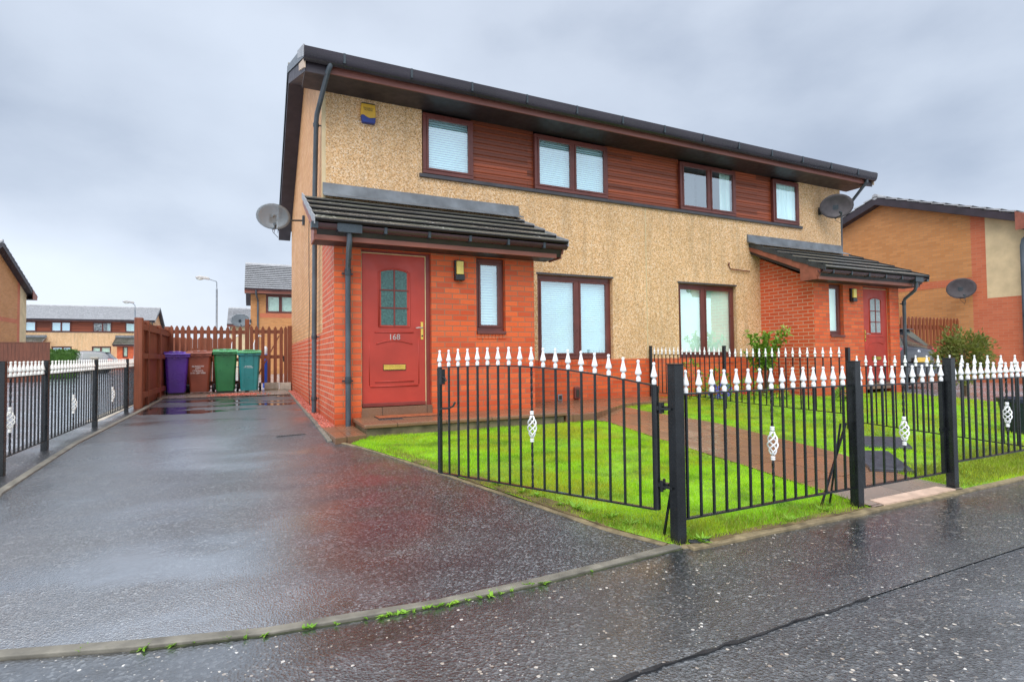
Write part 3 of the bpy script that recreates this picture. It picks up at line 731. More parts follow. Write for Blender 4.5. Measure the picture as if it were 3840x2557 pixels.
# ================================================================== MAIN BUILDING
LH = 12.05
EX = .3
def build_semi():
    root = thing('semi_detached_house', 'near two-storey semi-detached house of red brick and tan roughcast with cedar band', 'house')
    U = lambda a, b: (min(a, b), max(a, b))
    # --- facade render with openings
    pz0, pz1 = 3.535, 4.62
    px0, px1 = 1.525, LH - 1.525
    holes = [(3.60, 5.215, .55, 2.07), (LH - 5.215, LH - 3.60, .55, 2.07), (px0, px1, pz0, 4.7)]
    b = MB(); wall(b, .05, LH, .55, 4.62, 0, holes, .13); b.build('roughcast_wall', 'rough', root, fixn=False)
    MB().box(-.003, .05, -.004, .05, 1.0, 4.62).build('corner_bead', 'cream', root)
    MB().box(LH / 2 - .012, LH / 2 + .012, -.006, .01, .56, 3.5).build('movement_joint', 'cream', root)
    b = MB(); wall(b, 2.86, LH - 2.86, -.35, .55, -.008, (), 0); b.quad((2.86, -.008, .55), (LH - 2.86, -.008, .55), (LH - 2.86, .02, .55), (2.86, .02, .55)); b.build('brick_base', 'brick', root)
    # soldier course below the ground floor windows
    for x0, x1 in ((3.6, 5.215), (LH - 5.215, LH - 3.6)):
        b = MB(); n = 21; b.box(x0, x1, -.014, -.004, .435, .548)
        for i in range(n): b.box(x0 + (x1 - x0) * i / n + .004, x0 + (x1 - x0) * (i + 1) / n - .004, -.020, -.0135, .44, .545)
        b.build('brick_sill', 'brick', root)
    # --- gable walls : profile (y, z)
    yb, rz, zr, zb, zf = 6.82, 3.1, 6.12, 4.16, 4.78
    for x, s in ((0, 1), (LH, -1)):
        zl = 1.0
        b = MB(); b.quad((x, .0, zl), (x, yb, zl), (x, yb, zb + .1), (x, rz, zr + .1), (x, 0, zf + .1)); b.build('gable_wall', 'buff', root, fixn=False)
        b = MB(); b.quad((x, 0.0, -.35), (x, yb, -.35), (x, yb, zl), (x, 0.0, zl)); b.build('gable_base', 'brick_side', root, fixn=False)
    MB().quad((0, yb, -.3), (LH, yb, -.3), (LH, yb, 4.2), (0, yb, 4.2)).build('rear_wall', 'buff', root)
    MB().quad((.02, .6, 2.2), (LH - .02, .6, 2.2), (LH - .02, yb, 2.2), (.02, yb, 2.2)).build('floor_slab', 'room', root)
    # --- main roof
    lo, hi, bk = (-.66, 4.815), (3.1, 6.40), (7.5, 4.10)
    b = MB(); tiled_slope(b, -EX, LH + EX, lo, hi, 13); tiled_slope(b, -EX, LH + EX, bk, hi, 15)
    rf = b.build('roof', ('tile', 'undercut_shade'), root, fixn=False)
    b = MB()
    for i in range(28):
        xa = -EX + (LH + 2 * EX) * i / 28; xb = -EX + (LH + 2 * EX) * (i + 1) / 28 - .006
        b.tube([(xa, 3.1, 6.40), (xb, 3.1, 6.40)], .11, 10)
    b.build('ridge_tiles', 'tile', rf)
    t = .27
    for x0, x1 in ((-EX + .012, 0.0), (LH, LH + EX - .012)):
        b = MB(); b.prism([(lo[0] + .06, lo[1] - .02), (hi[0], hi[1] - .02), (bk[0] - .05, bk[1] - .02), (bk[0] - .05, bk[1] - t), (hi[0], hi[1] - t - .04), (lo[0] + .06, lo[1] - t)], 'x', x0, x1)
        b.build('verge_soffit', 'verge', rf)
    for x in (-EX - .012, LH + EX):
        b = MB(); b.prism([(lo[0] - .02, lo[1] + .045), (hi[0], hi[1] + .04), (bk[0], bk[1] + .045), (bk[0], bk[1] - .07), (hi[0], hi[1] - .10), (lo[0] - .02, lo[1] - .12)], 'x', x, x + .012)
        b.build('verge_cap', 'gutter_grey', rf)
    for x in (-EX - .006, LH + EX - .018):
        b = MB(); b.prism([(-.64, 4.70), (.25, 5.06), (.25, 4.96), (-.64, 4.575)], 'x', x, x + .022)
        b.build('barge_end', 'barge', rf)
    for x in (-EX - .016, LH + EX - .002):
        b = MB(); b.prism([(-.70, 4.865), (.4, 5.34), (.4, 5.22), (-.70, 4.70)], 'x', x, x + .018)
        b.build('verge_tile', 'bargegrey', rf)
    MB().box(-EX + .02, LH + EX - .02, -.555, .02, 4.60, 4.625).build('soffit', 'soffit', root)
    MB().box(-EX + .02, LH + EX - .02, -.585, -.555, 4.59, 4.83).build('fascia', 'fascia_dark', root, bev=.004)
    b = MB(); half_gutter(b, -EX - .01, LH + EX, -.655, 4.835, .075, 10, .175); gt = b.build('gutter', 'gutter_dark', root, smooth='auto')
    for i in range(13):
        b = MB(); x = .2 + i * .95; b.box(x, x + .03, -.736, -.575, 4.70, 4.838); b.build('gutter_bracket', 'gutter_grey', gt)
    # --- cedar band with first-floor windows
    for ca, cb in ((2.39, 3.575), (5.12, LH - 5.12), (LH - 3.575, LH - 2.39)):
        b = MB(); b.quad((ca, .045, pz0), (cb, .045, pz0), (cb, .045, 4.62), (ca, .045, 4.62))
        for i in range(11):
            z = pz0 + i * .1; b.quad((ca, .045, z + .02), (cb, .045, z + .02), (cb, .032, z + .004), (ca, .032, z + .004)); b.quad((ca, .032, z + .004), (cb, .032, z + .004), (cb, .045, z), (ca, .045, z))
        b.build('cedar_cladding', 'clad', root, fixn=False)
    MB().box(px0 - .05, px1 + .08, -.045, .05, pz0 - .03, pz0 + .028).build('band_sill', 'sill', root, bev=.005)
    wz0, wz1 = 3.575, 4.56
    window(root, 1.535, 2.40, wz0, wz1, -.03, [], 'h', .06)
    window(root, 3.565, 5.13, wz0, wz1, -.03, [4.36], 'hh', .06)
    window(root, LH - 5.13, LH - 3.565, wz0, wz1, -.03, [LH - 4.33], 'np', .06)
    window(root, LH - 2.40, LH - 1.535, wz0, wz1, -.03, [], 'c', .06)
    window(root, 3.605, 5.21, .56, 2.065, .075, [4.47], 'hh', .075)
    window(root, LH - 5.21, LH - 3.605, .56, 2.065, .075, [LH - 4.47], 'vv', .075)
    # lintels over the ground-floor windows
    for x0, x1 in ((3.58, 5.235), (LH - 5.235, LH - 3.58)): MB().box(x0, x1, -.006, .012, 2.068, 2.10).build('lintel', 'sill', root)
    # --- porches
    for mir in (False, True):
        X = (lambda x: LH - x) if mir else (lambda x: x)
        P = -1.26
        oh = [U(X(.34), X(1.275)) + (-.4, 2.035), U(X(1.935), X(2.39)) + (.93, 2.035)]
        b = MB(); x0, x1 = U(X(0), X(2.86)); wall(b, x0, x1, -.4, 2.06, P, oh, .13)
        wl = b.build('porch_wall', 'brick', root, fixn=False)
        for x in (0, 2.86):
            xx = X(x); MB().quad((xx, P, -.4), (xx, 0.0, -.4), (xx, 0.0, 2.72), (xx, P, 2.10)).build('porch_side_wall', 'brick_side', root, fixn=False)
        b = MB(); n = 8
        for i in range(n):
            a, c = U(X(1.94 + .45 * i / n + .003), X(1.94 + .45 * (i + 1) / n - .003)); b.box(a, c, P - .012, P + .01, .875, .965)
        b.build('brick_sill', 'brick', wl)
        # little window
        x0, x1 = U(X(1.94), X(2.385)); window(root, x0, x1, .985, 2.03, P + .07, [], 'h' if not mir else 'v', .055)
        b = MB(); b.box(x0 - .0, x1 + .0, P - .03, P + .10, .94, .985); b.build('window_sill', 'frame', root, bev=.004)
        # door
        x0, x1 = U(X(.34), X(1.275)); yd = P + .06
        b = MB(); b.box(x0, x1, yd, yd + .06, 1.995, 2.035)
        if not mir: b.box(x1 - .07, x1, yd, yd + .06, -.05, 1.995); b.box(x0, x0 + .012, yd, yd + .06, -.05, 1.995)
        else: b.box(x0, x0 + .07, yd, yd + .06, -.05, 1.995); b.box(x1 - .012, x1, yd, yd + .06, -.05, 1.995)
        b.build('door_frame', 'doorframe', root)
        MB().box(x0, x1, P - .02, P + .14, -.16, -.025).build('door_threshold', 'slab', root, bev=.004)
        dx0, dx1 = U(X(.355), X(1.20)); yl = yd - .006
        dr = MB().box(dx0, dx1, yl, yl + .045, -.02, 1.99).build('door', 'door', root, bev=.004)
        b = MB(); s = .011
        b.box(dx0 - s, dx0 - .001, yl + .004, yl + .03, -.02, 1.995); b.box(dx1 + .001, dx1 + s, yl + .004, yl + .03, -.02, 1.995); b.box(dx0 - s, dx1 + s, yl + .004, yl + .03, 1.9905, 2.001)
        b.build('door_seal', 'seal', root)
        # mouldings pressed into the leaf
        b = MB(); cx = (dx0 + dx1) / 2
        def arch(x0, x1, zb, rise, r=.007, n=14):
            return [(x0 + (x1 - x0) * k / n, yl - .002, zb + rise * (1 - (2 * k / n - 1) ** 2)) for k in range(n + 1)]
        b.tube(arch(cx - .24, cx + .24, .80, .045), .009, 6)
        b.tube([(cx - .26, yl - .002, .955), (cx + .26, yl - .002, .955)], .009, 6)
        b.tube([(cx - .26, yl - .002, .305), (cx + .26, yl - .002, .305)], .010, 6)
        b.tube([(cx - .32, yl - .002, .245), (cx + .32, yl - .002, .245)], .011, 6)
        b.tube([(cx - .33, yl + .001, .26), (cx - .33, yl + .001, .90)], .006, 6); b.tube([(cx + .33, yl + .001, .26), (cx + .33, yl + .001, .90)], .006, 6)
        # hood moulding round the glazing
        b.tube([(cx - .205, yl - .002, 1.03), (cx - .205, yl - .002, 1.755)] + arch(cx - .205, cx + .205, 1.755, .045)[1:-1] + [(cx + .205, yl - .002, 1.755), (cx + .205, yl - .002, 1.03), (cx - .205, yl - .002, 1.03)], .011, 6)
        b.build('moulding', 'door', dr, smooth=True)
        MB().box(dx0, dx1, yl - .022, yl + .001, -.018, .03).build('weather_bar', 'doorframe', dr, bev=.006)
        gl = 'doorglass' if not mir else 'doorglass_pale'
        for j in range(3):
            for i in range(2):
                a = cx - .175 + i * .18; z0 = 1.05 + j * .237
                pn = MB()
                if j < 2: pn.quad((a, yl - .003, z0), (a + .165, yl - .003, z0), (a + .165, yl - .003, z0 + .222), (a, yl - .003, z0 + .222))
                else:
                    top = [(a + .165 * k / 6, yl - .003, 1.745 + .04 * (1 - ((a + .165 * k / 6 - cx) / .2) ** 2)) for k in range(7)]
                    pn.quad((a, yl - .003, z0), (a + .165, yl - .003, z0), *top[::-1])
                pn.build('door_pane', gl, dr, fixn=False)
        b = MB(); b.box(cx - .009, cx + .009, yl - .014, yl - .001, 1.035, 1.78)
        for z in (1.276, 1.513): b.box(cx - .19, cx + .19, yl - .013, yl - .001, z - .007, z + .007)
        b.build('glazing_bars', 'doorframe', dr, bev=.003)
        lb = MB().box(cx - .145, cx + .145, yl - .014, yl - .001, .46, .525).build('letterbox', 'brass', dr, bev=.003)
        b = MB(); b.box(cx - .15, cx + .15, yl - .009, yl - .0005, .453, .532); b.build('letterbox_surround', 'ink', dr)
        MB().box(cx - .14, cx + .14, yl - .020, yl - .012, .508, .518).build('letterbox_lip', 'brass', dr)
        hs = X(1.155); b = MB(); b.box(hs - .018, hs + .018, yl - .008, yl - .001, .86, 1.10)
        hd = b.build('door_handle', 'brass', dr, bev=.008)
        d_ = -1 if not mir else 1
        MB().tube([(hs, yl - .005, 1.02), (hs, yl - .05, 1.02), (hs + d_ * .02, yl - .055, 1.02), (hs + d_ * .10, yl - .055, 1.015)], .009, 8).build('door_lever', 'steel', dr, smooth=True)
        MB().lathe([(.012, 0), (.012, .006), (.004, .008)], n=10).xform(Matrix.Translation((hs, yl - .008, .91)) @ Matrix.Rotation(R(90), 4, 'X')).build('keyhole', 'ink', dr)
        if not mir:
            put('house_number', text_mesh('168', .105, 'steel', .005), dr, (cx, yl - .004, .89), (R(90), 0, 0))
        # porch roof
        ex0, ex1 = U(X(-.27), X(3.17))
        plo, phi = (-1.72, 2.235), (0.0, 3.0)
        b = MB(); tiled_slope(b, ex0, ex1, plo, phi, 5, .040)
        pr = b.build('porch_roof', ('tile', 'undercut_shade'), root, fixn=False)
        MB().prism([(-1.66, 2.225), (-.002, 2.97), (-.002, 2.80), (-1.56, 2.06)], 'x', ex0 + .03, ex1 - .03).build('porch_roof_deck', 'soffit', pr)
        for xa in (ex0, ex1 - .03): MB().prism([(-1.64, 2.245), (-.004, 2.985), (-.004, 2.86), (-1.60, 2.10)], 'x', xa, xa + .03).build('porch_barge', 'fascia', pr)
        n = 5
        for xa in (ex0 - .014, ex1 + .002):
            b = MB()
            for k in range(n):
                f0, f1 = k / n, (k + 1) / n + .004
                A = lambda f: (-1.74 + 1.73 * f, 2.245 + .77 * f)
                (ya, za), (yb_, zb_) = A(f0), A(f1); b.prism([(ya, za + .045), (yb_, zb_ + .02), (yb_, zb_ - .07), (ya, za - .055)], 'x', xa, xa + .012)
            b.build('porch_verge', 'bargegrey' if not mir else 'gutter_grey', pr)
        # timber box at the verge foot
        for xa in (ex0 + .001, ex1 - .021): MB().prism([(-1.555, 2.045), (-1.2, 2.045), (-1.2, 2.40), (-1.555, 2.235)], 'x', xa, xa + .02).build('eaves_box', 'fascia', pr)
        MB().box(ex0 + .02, ex1 - .10, -1.555, P + .02, 2.04, 2.062).build('porch_soffit', 'soffit', pr)
        MB().box(ex0 + .01, ex1 - .10, -1.585, -1.555, 2.04, 2.235).build('porch_fascia', 'fascia', pr, bev=.004)
        b = MB(); half_gutter(b, ex0 - .03, ex1 + .02, -1.65, 2.215, .062); pg = b.build('porch_gutter', 'gutter', pr, smooth='auto')
        for i in range(6): xx = ex0 + .25 + i * .56; MB().box(xx, xx + .035, -1.718, -1.585, 2.146, 2.222).build('gutter_bracket', 'gutter_grey', pr)
        MB().box(*U(X(-.31), X(-.235)), -1.716, -1.584, 2.148, 2.225).build('gutter_end_cap', 'gutter_grey', pr)
        # porch downpipe
        xo = X(.13) if not mir else X(.05)
        b = MB(); b.box(xo - .14, xo + .14, -1.722, -1.578, 2.125, 2.226); b.build('gutter_outlet', 'gutter_grey', pr)
        zt = -.15 if not mir else -.2
        xw = X(.16) if not mir else X(-.06)
        b = MB(); b.tube([(xo, -1.65, 2.15), (xo, -1.65, 2.02), (xo, -1.62, 1.95), (xw, -1.36, 1.80), (xw, -1.335, 1.74), (xw, -1.335, -.24)], .034, 10)
        dp = b.build('downpipe', 'pipe', pr, smooth='auto')
        for z in (1.66, .30):
            b = MB(); b.lathe([(.040, 0), (.042, .012), (.042, .07), (.039, .085)], (xw, -1.335, z), 12); b.bar((xw - .07, -1.29, z + .03), (xw + .07, -1.29, z + .03), .012, .02)
            b.build('pipe_collar', 'gutter_grey', pr, smooth='auto')
        # lead flashing
        fx0, fx1 = U(X(.005), X(3.24))
        b = MB(); b.prism([(-.004, 3.225), (-.02, 3.225), (-.05, 3.065), (-.22, 2.99), (-.22, 2.975), (-.002, 3.06)], 'x', fx0, fx1); b.build('flashing', 'lead', pr)
    # --- downpipe on the gable
    b = MB(); b.tube([(.035, -.655, 4.80), (.035, -.655, 4.66), (.01, -.62, 4.60), (-.075, -.02, 4.22), (-.075, .08, 4.14), (-.075, .28, 3.2), (-.075, .30, 2.4), (-.075, .36, 1.2), (-.075, .42, -.20)], .036, 10)
    b.build('downpipe', 'pipe', root, smooth='auto')
    for z, y in ((4.08, .10), (2.75, .295), (.92, .372), (-.02, .415)):
        b = MB(); b.lathe([(.041, 0), (.043, .01), (.043, .05), (.040, .06)], (-.075, y, z), 12); b.bar((-.075, y, z + .03), (.0, y, z + .03), .02, .015)
        b.build('pipe_collar', 'gutter_grey', root, smooth='auto')
    b = MB(); b.tube([(LH + .02, -.655, 4.80), (LH + .02, -.64, 4.62), (LH + .10, -.05, 4.1), (LH + .09, .05, 4.0), (LH + .09, .1, -.2)], .036, 8); b.build('downpipe', 'pipe', root, smooth='auto')
    # drop cable clipped to the gable
    pts = [(-.012, 1.9 + .05 * math.sin(z * 3.1) + .025 * math.sin(z * 7), z) for z in [3.2 - 3.4 * k / 26 for k in range(27)]]
    MB().tube(pts, .006, 5).build('wall_cable', 'cable', root)
    return root
house = build_semi()

# far copy of the same house type across the parking court
far = copy_tree(house); far.name = 'semi_detached_house'
far.location = (-22.5, 60, .05)
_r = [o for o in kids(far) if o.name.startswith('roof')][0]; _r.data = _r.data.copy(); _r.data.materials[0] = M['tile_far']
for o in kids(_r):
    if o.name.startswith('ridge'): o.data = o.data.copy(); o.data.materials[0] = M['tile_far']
far['label'] = 'distant long grey-roofed house with dark timber band beyond the left boundary railing'

# ------------------------------------------------------------------ simpler house type with brick gable
def brick_house(label, loc, rz, Lx=11.5, D=7.45, ze=4.55, zr=6.3, strip_=True, front='cream', win=(), wkind='v', zsplit=2.75, tilt=0, pipe_x=None, fly=.55, box=True, band=None, roofn=13):
    root = thing('brick_house', label, 'house', loc, rz)
    half = D / 2; sl = (zr - ze) / (half + fly)
    for x in (0, Lx):
        b = MB(); y0 = 0
        if strip_:
            b.quad((x, 0, zsplit), (x, .9, zsplit), (x, .9, ze + sl * (fly + .9)), (x, 0, ze + sl * fly)); b.build('render_panel', 'cream', root, fixn=False)
            MB().quad((x, 0, -.5), (x, .9, -.5), (x, .9, zsplit), (x, 0, zsplit)).build('brick_panel', 'soft_brick', root, fixn=False)
            MB().quad((x, .9, -.5), (x, 1.25, -.5), (x, 1.25, ze + sl * (fly + 1.25)), (x, .9, ze + sl * (fly + .9))).build('brick_quoin', 'soft_brick', root, fixn=False)
            y0 = 1.25
            xo = x - .006 if x == 0 else x + .006
            MB().quad((xo, 1.25, 2.98), (xo, D, 2.98), (xo, D, 3.2), (xo, 1.25, 3.2)).build('brick_band', 'soft_brick', root, fixn=False)
        MB().quad((x, y0, -.5), (x, D, -.5), (x, D, ze + sl * fly), (x, half, zr), (x, y0, ze + sl * (fly + y0))).build('gable_wall', 'buff_far', root, fixn=False)
    b = MB(); holes = [(a, c, z0, z1) for a, c, z0, z1 in win]
    if front == 'cream':
        wall(b, 0, Lx, zsplit, ze + .2, 0, holes, .1); b.build('render_wall', 'cream', root, fixn=False)
        b = MB(); wall(b, 0, Lx, -.5, zsplit, 0, (), .1); b.build('brick_wall', 'soft_brick', root, fixn=False)
    else:
        wall(b, 0, Lx, -.5, ze + .2, 0, holes, .1); b.build('brick_wall', 'buff_far', root, fixn=False)
        if band: MB().box(band[0], Lx, -.006, .01, band[1], band[2]).build('brick_band', 'soft_brick', root)
    MB().quad((0, D, -.5), (Lx, D, -.5), (Lx, D, ze + .2), (0, D, ze + .2)).build('rear_wall', 'buff_far', root)
    for a, c, z0, z1 in win: window(root, a, c, z0, z1, .04, [(a + c) / 2], wkind * 2, .08)
    b = MB(); e = .3
    tiled_slope(b, -e, Lx + e, (-fly, ze), (half, zr + .02), roofn, .05); tiled_slope(b, -e, Lx + e, (D + fly, ze), (half, zr + .02), roofn, .05)
    rf = b.build('roof', ('tile_far', 'undercut_shade'), root, fixn=False)
    MB().tube([(-e, half, zr + .02), (Lx + e, half, zr + .02)], .1, 8).build('ridge_tiles', 'tile_far', rf)
    for x0, x1 in ((-e + .01, 0), (Lx, Lx + e - .01)):
        b = MB(); b.prism([(-fly + .05, ze - .02), (half, zr - .01), (D + fly - .05, ze - .02), (D + fly - .05, ze - .22), (half, zr - .24), (-fly + .05, ze - .22)], 'x', x0, x1)
        b.build('verge_soffit', 'verge', rf)
    MB().box(-e + .01, Lx + e - .01, -fly + .02, 0, ze - .24, ze - .215).build('soffit', 'soffit', root)
    MB().box(-e, Lx + e, -fly, -fly + .03, ze - .24, ze - .01).build('fascia', 'fascia', root)
    if box:
        for x0 in (-e - .01, Lx + e - .01): MB().prism([(-fly, ze - .02), (.1, ze + .27), (.1, ze - .24), (-fly, ze - .24)], 'x', x0, x0 + .02).build('eaves_box', 'barge' if not strip_ else 'fascia', rf)
    b = MB(); half_gutter(b, -e, Lx + e, -fly - .065, ze - .02, .065); b.build('gutter', 'gutter', root, smooth='auto')
    if pipe_x is not None:
        b = MB(); b.tube([(pipe_x, -fly - .06, ze - .05), (pipe_x, -fly - .04, ze - .25), (pipe_x + .1, -.06, ze - .6), (pipe_x + .1, -.05, ze - .8), (pipe_x + .1, -.05, -.4)], .045, 8); b.build('downpipe', 'pipe', root, smooth='auto')
    return root
rh = brick_house('orange-buff brick house with red brick corner strip at the right edge, behind the bush', (18, -1.25, -.42), 0, ze=4.55, zr=6.18, zsplit=2.55)
b = MB(); b.tube([(-.09, -.5, 4.45), (-.10, .02, 4.05), (-.10, .05, 3.9), (-.10, .05, .0)], .05, 8); b.build('downpipe', 'pipe', rh, smooth='auto')
lh = brick_house('tall brick gable house cut off by the left edge of the picture', (-12, 29.55, -.35), R(180), ze=4.62, zr=6.75, zsplit=1.0, D=8.2)
bh = brick_house('buff brick house with two-light window behind the back picket fence', (-1.0, 24.5, 0), 0, Lx=12, D=7, ze=4.45, zr=6.38, strip_=False, front='buff', win=[(.76, 2.25, 3.18, 4.21)], pipe_x=.26, band=(.45, 2.93, 3.17), box=False)
sh = brick_house('small distant cream house with grey tiled roof seen above the back fence post', (-2.85, 52, 0), 0, Lx=9, D=7, ze=4.12, zr=6.0, strip_=False, front='cream', zsplit=-.4, box=False)

# ------------------------------------------------------------------ things fixed to the houses
def dish(label, loc, rz, el, rx, rz_, mat, arm, group=None):
    t = thing('satellite_dish', label, 'satellite dish', loc, 0, group)
    b = MB(); n = 24; rings = 5; vs = []; fs = []
    for i in range(rings + 1):
        f = i / rings
        for k in range(n):
            a = 2 * math.pi * k / n; vs.append((rx * f * math.cos(a), .11 * rx * 2 * (f * f - 1) * -1, rz_ * f * math.sin(a)))
    for i in range(rings):
        for k in range(n): fs.append((i * n + k, i * n + (k + 1) % n, (i + 1) * n + (k + 1) % n, (i + 1) * n + k))
    b.add(vs, fs); rot = Matrix.Rotation(rz, 4, 'Z') @ Matrix.Rotation(el, 4, 'X'); b.xform(rot)
    d = b.build('reflector', mat, t, smooth=True, fixn=False)
    md = d.modifiers.new('solid', 'SOLIDIFY'); md.thickness = .006
    p0 = rot @ Vector((0, .05, -rz_)); p1 = rot @ Vector((0, -.34, -rz_ * .75))
    MB().bar(p0, p1, .022, .03).build('feed_arm', 'gutter_grey', t)
    b = MB(); q = rot @ Vector((0, -.36, -rz_ * .55)); b.tube([p1, q, q + (rot @ Vector((0, .09, .02)))], [.018, .022, .03], 8); b.build('feed_horn', 'gutter_grey', t, smooth='auto')
    pb = rot @ Vector((0, .10, -.05)); b = MB(); b.tube([pb, pb + Vector((0, .0, -.03)), Vector(arm)], .017, 8); b.box(arm[0] - .03, arm[0] + .03, arm[1] - .05, arm[1] + .05, arm[2] - .09, arm[2] + .09)
    b.build('wall_bracket', 'gutter_grey', t)
    b = MB(); b.box(-.06, .06, -.03, .03, -.10, .06); b.xform(Matrix.Translation(rot @ Vector((0, .095, -.03))) @ rot); b.build('back_plate', 'gutter_grey', t)
    c = p1; MB().tube([c, c + Vector((-.02, -.02, -.10)), c + Vector((.05, .03, -.16)), p0 + Vector((0, 0, -.05)), p0], .005, 5).build('cable', 'cable', t)
    return t
dish('pale grey mesh satellite dish hanging off the left gable of the near house', (-.575, 2.6, 3.28), R(4), R(18), .30, .24, 'dish', (.56, .35, .06))
dish('dark satellite dish at the right upper corner of the near house', (11.30, -.40, 4.02), R(-40), R(15), .36, .28, 'dishdark', (-.05, .37, -.03))
dish('dark satellite dish on the orange-buff brick gable at right', (17.62, .10, 2.45), R(-50), R(15), .36, .30, 'dishdark', (.36, -.02, -.02))
dish('grey satellite dish on the buff house above the tall back fence post', (-1.5, 24.0, 2.72), R(10), R(15), .46, .36, 'dish', (.5, .48, 0))

t = thing('alarm_box', 'yellow and blue burglar alarm box high on the roughcast wall', 'alarm box', (.665, 0, 4.36))
b = MB(); b.prism([(-.105, .14), (.105, .14), (.115, -.02), (.105, -.08), (-.105, -.08), (-.115, -.02)], 'y', -.075, -.002); b.build('cover', 'yellow', t, bev=.012)
b = MB(); b.prism([(-.112, -.045), (-.07, -.035), (-.02, -.065), (.02, -.075), (.112, -.055), (.10, -.15), (-.09, -.15)], 'y', -.080, -.004); b.build('base', 'blue', t, bev=.008)
put('lettering', text_mesh('SECURITY\nALARMS', .034, 'ink', .001, spacing=.8), t, (.0, -.077, .055), (R(90), 0, 0))
MB().box(-.10, .10, -.07, -.002, .14, .155).build('top_cap', 'ink', t)

def wall_light(label, x, y, z):
    t = thing('wall_light', label, 'wall light', (x, y, z))
    b = MB(); b.box(-.068, .068, -.05, -.001, -.142, .142); b.build('housing', 'black', t, bev=.006)
    MB().box(-.05, .05, -.085, -.051, -.058, .125).build('lens', 'lampyel', t, bev=.006)
    MB().box(-.066, .066, -.088, -.0505, -.14, -.062).build('cap', 'black', t, bev=.006)
wall_light('yellow panelled wall light beside the red door numbered 168', 1.667, -1.26, 1.82)
wall_light('yellow panelled wall light on the right-hand porch of the near house', LH - 1.667, -1.26, 1.82)

# small boxes low on the front wall
t = thing('air_vent', 'dark brown vent cover low on the brick under the window', 'vent', (4.36, -.008, -.04)); MB().box(-.06, .06, -.06, -.001, -.12, .10).build('cover', 'frame', t, bev=.02); MB().box(-.03, .03, -.07, -.06, -.08, .05).build('grille', 'ink', t, bev=.006)
t = thing('air_vent', 'small grey vent low on the brick left of the brown vent', 'vent', (4.02, -.008, -.12)); MB().box(-.045, .045, -.025, -.001, -.055, .055).build('cover', 'galv', t, bev=.006); MB().box(-.03, .03, -.03, -.025, -.035, .035).build('grille', 'ink', t, bev=.004)
t = thing('waste_pipe', 'short brown bent pipe on the roughcast left of the right porch', 'pipe', (8.85, 0, 2.45)); b = MB(); b.tube([(-.62, -.03, .12), (-.62, -.03, .03), (-.58, -.03, -.02), (0, -.03, -.04)], .012, 6); b.build('pipe', 'frame', t)
MB().box(-.63, -.61, -.03, -.001, .06, .09).build('clip', 'frame', t)

# front step
t = thing('door_step', 'raised brown concrete step slab in front of the red door', 'step', (0, 0, 0))
b = MB(); b.box(.22, 2.9, -2.09, -1.262, -.19, -.142); b.build('tread', 'slab', t, bev=.012)
b = MB(); b.box(.25, 2.88, -2.05, -1.263, -.6, -.192); b.build('riser', 'wetkerb', t, bev=.01)
b = MB(); b.prism([(-.155, -1.30), (.225, -1.30), (.225, -2.2), (-.13, -2.33)], 'z', -.42, -.232); struct(b.build('paving', 'slab', bev=.006))
t = thing('door_mat', 'rust brown mat lying on the step at the foot of the red door', 'mat', (.86, -1.42, -.142)); b = MB(); b.box(-.36, .40, -.12, .13, 0, .014); b.build('mat', 'coir', t, bev=.005); b = MB(); b.box(-.37, .41, -.13, .14, .0005, .006); b.build('border', 'rubber', t)
t = thing('boot_scraper', 'small dark iron grate set in the step slab below the door', 'grate', (.62, -1.66, -.142))
b = MB()
for i in range(9): b.box(-.14 + i * .032, -.128 + i * .032, -.03, .03, .0, .006)
b.build('bars', 'grate', t); b = MB(); b.box(-.15, .15, -.04, -.03, 0, .006); b.box(-.15, .15, .03, .04, 0, .006); b.build('rim', 'grate', t)
t = thing('drain_grate', 'narrow slotted drain grate in the wet drive near the gable', 'drain', (-.52, -1.6, zG(-1.6) + .002), R(8))
b = MB(); b.box(-.16, .16, -.032, .032, -.02, .002); b.build('frame', 'grate', t); b = MB()
for i in range(10): b.box(-.145 + i * .03, -.128 + i * .03, -.024, .024, .002, .006)
b.build('bars', 'grate', t)

# ================================================================== METAL FENCES
FIN = [(.0125, 0), (.0143, .003), (.0143, .009), (.0135, .011), (.0147, .013), (.0147, .020), (.0132, .022), (.0132, .028), (.0105, .032), (.0072, .036), (.0085, .039), (.0195, .046), (.0206, .050), (.0185, .060), (.0135, .078), (.0095, .096), (.0072, .112), (.0068, .115), (.0092, .119), (.0100, .125), (.0085, .131), (.004, .1345)]
FINM = {k: MB().lathe(FIN, n=10).mesh('finial', k, smooth=True) for k in ('white', 'ivory')}
def basket_mesh(mat):
    b = MB(); h = .19
    for k in range(4):
        pts = []
        for i in range(15):
            f = i / 14; a = 2 * math.pi * (k / 4 + f * .85); r = .007 + .024 * math.sin(math.pi * f) ** .8; pts.append((r * math.cos(a), r * math.sin(a), -h / 2 + .02 + (h - .04) * f))
        b.tube(pts, .0052, 6)
    for s in (-1, 1):
        b.lathe([(.010, 0), (.014, .003), (.014, .010), (.011, .013), (.014, .016), (.014, .024), (.009, .027)], (0, 0, s * h / 2 - .0135), 10)
    return b.mesh('basket', mat, smooth=True)
BASK = {k: basket_mesh(k) for k in ('white', 'ivory')}
def twisted(b, z0, z1, w=.013):
    n = max(4, int((z1 - z0) / .018)); vs = []; fs = []
    for i in range(n + 1):
        a = i * R(32); z = z0 + (z1 - z0) * i / n
        for k in range(4): t = a + math.pi / 2 * k; vs.append((w * .72 * math.cos(t), w * .72 * math.sin(t), z))
    for i in range(n):
        for k in range(4): fs.append((i * 4 + k, i * 4 + (k + 1) % 4, i * 4 + 4 + (k + 1) % 4, i * 4 + 4 + k))
    b.add(vs, fs)
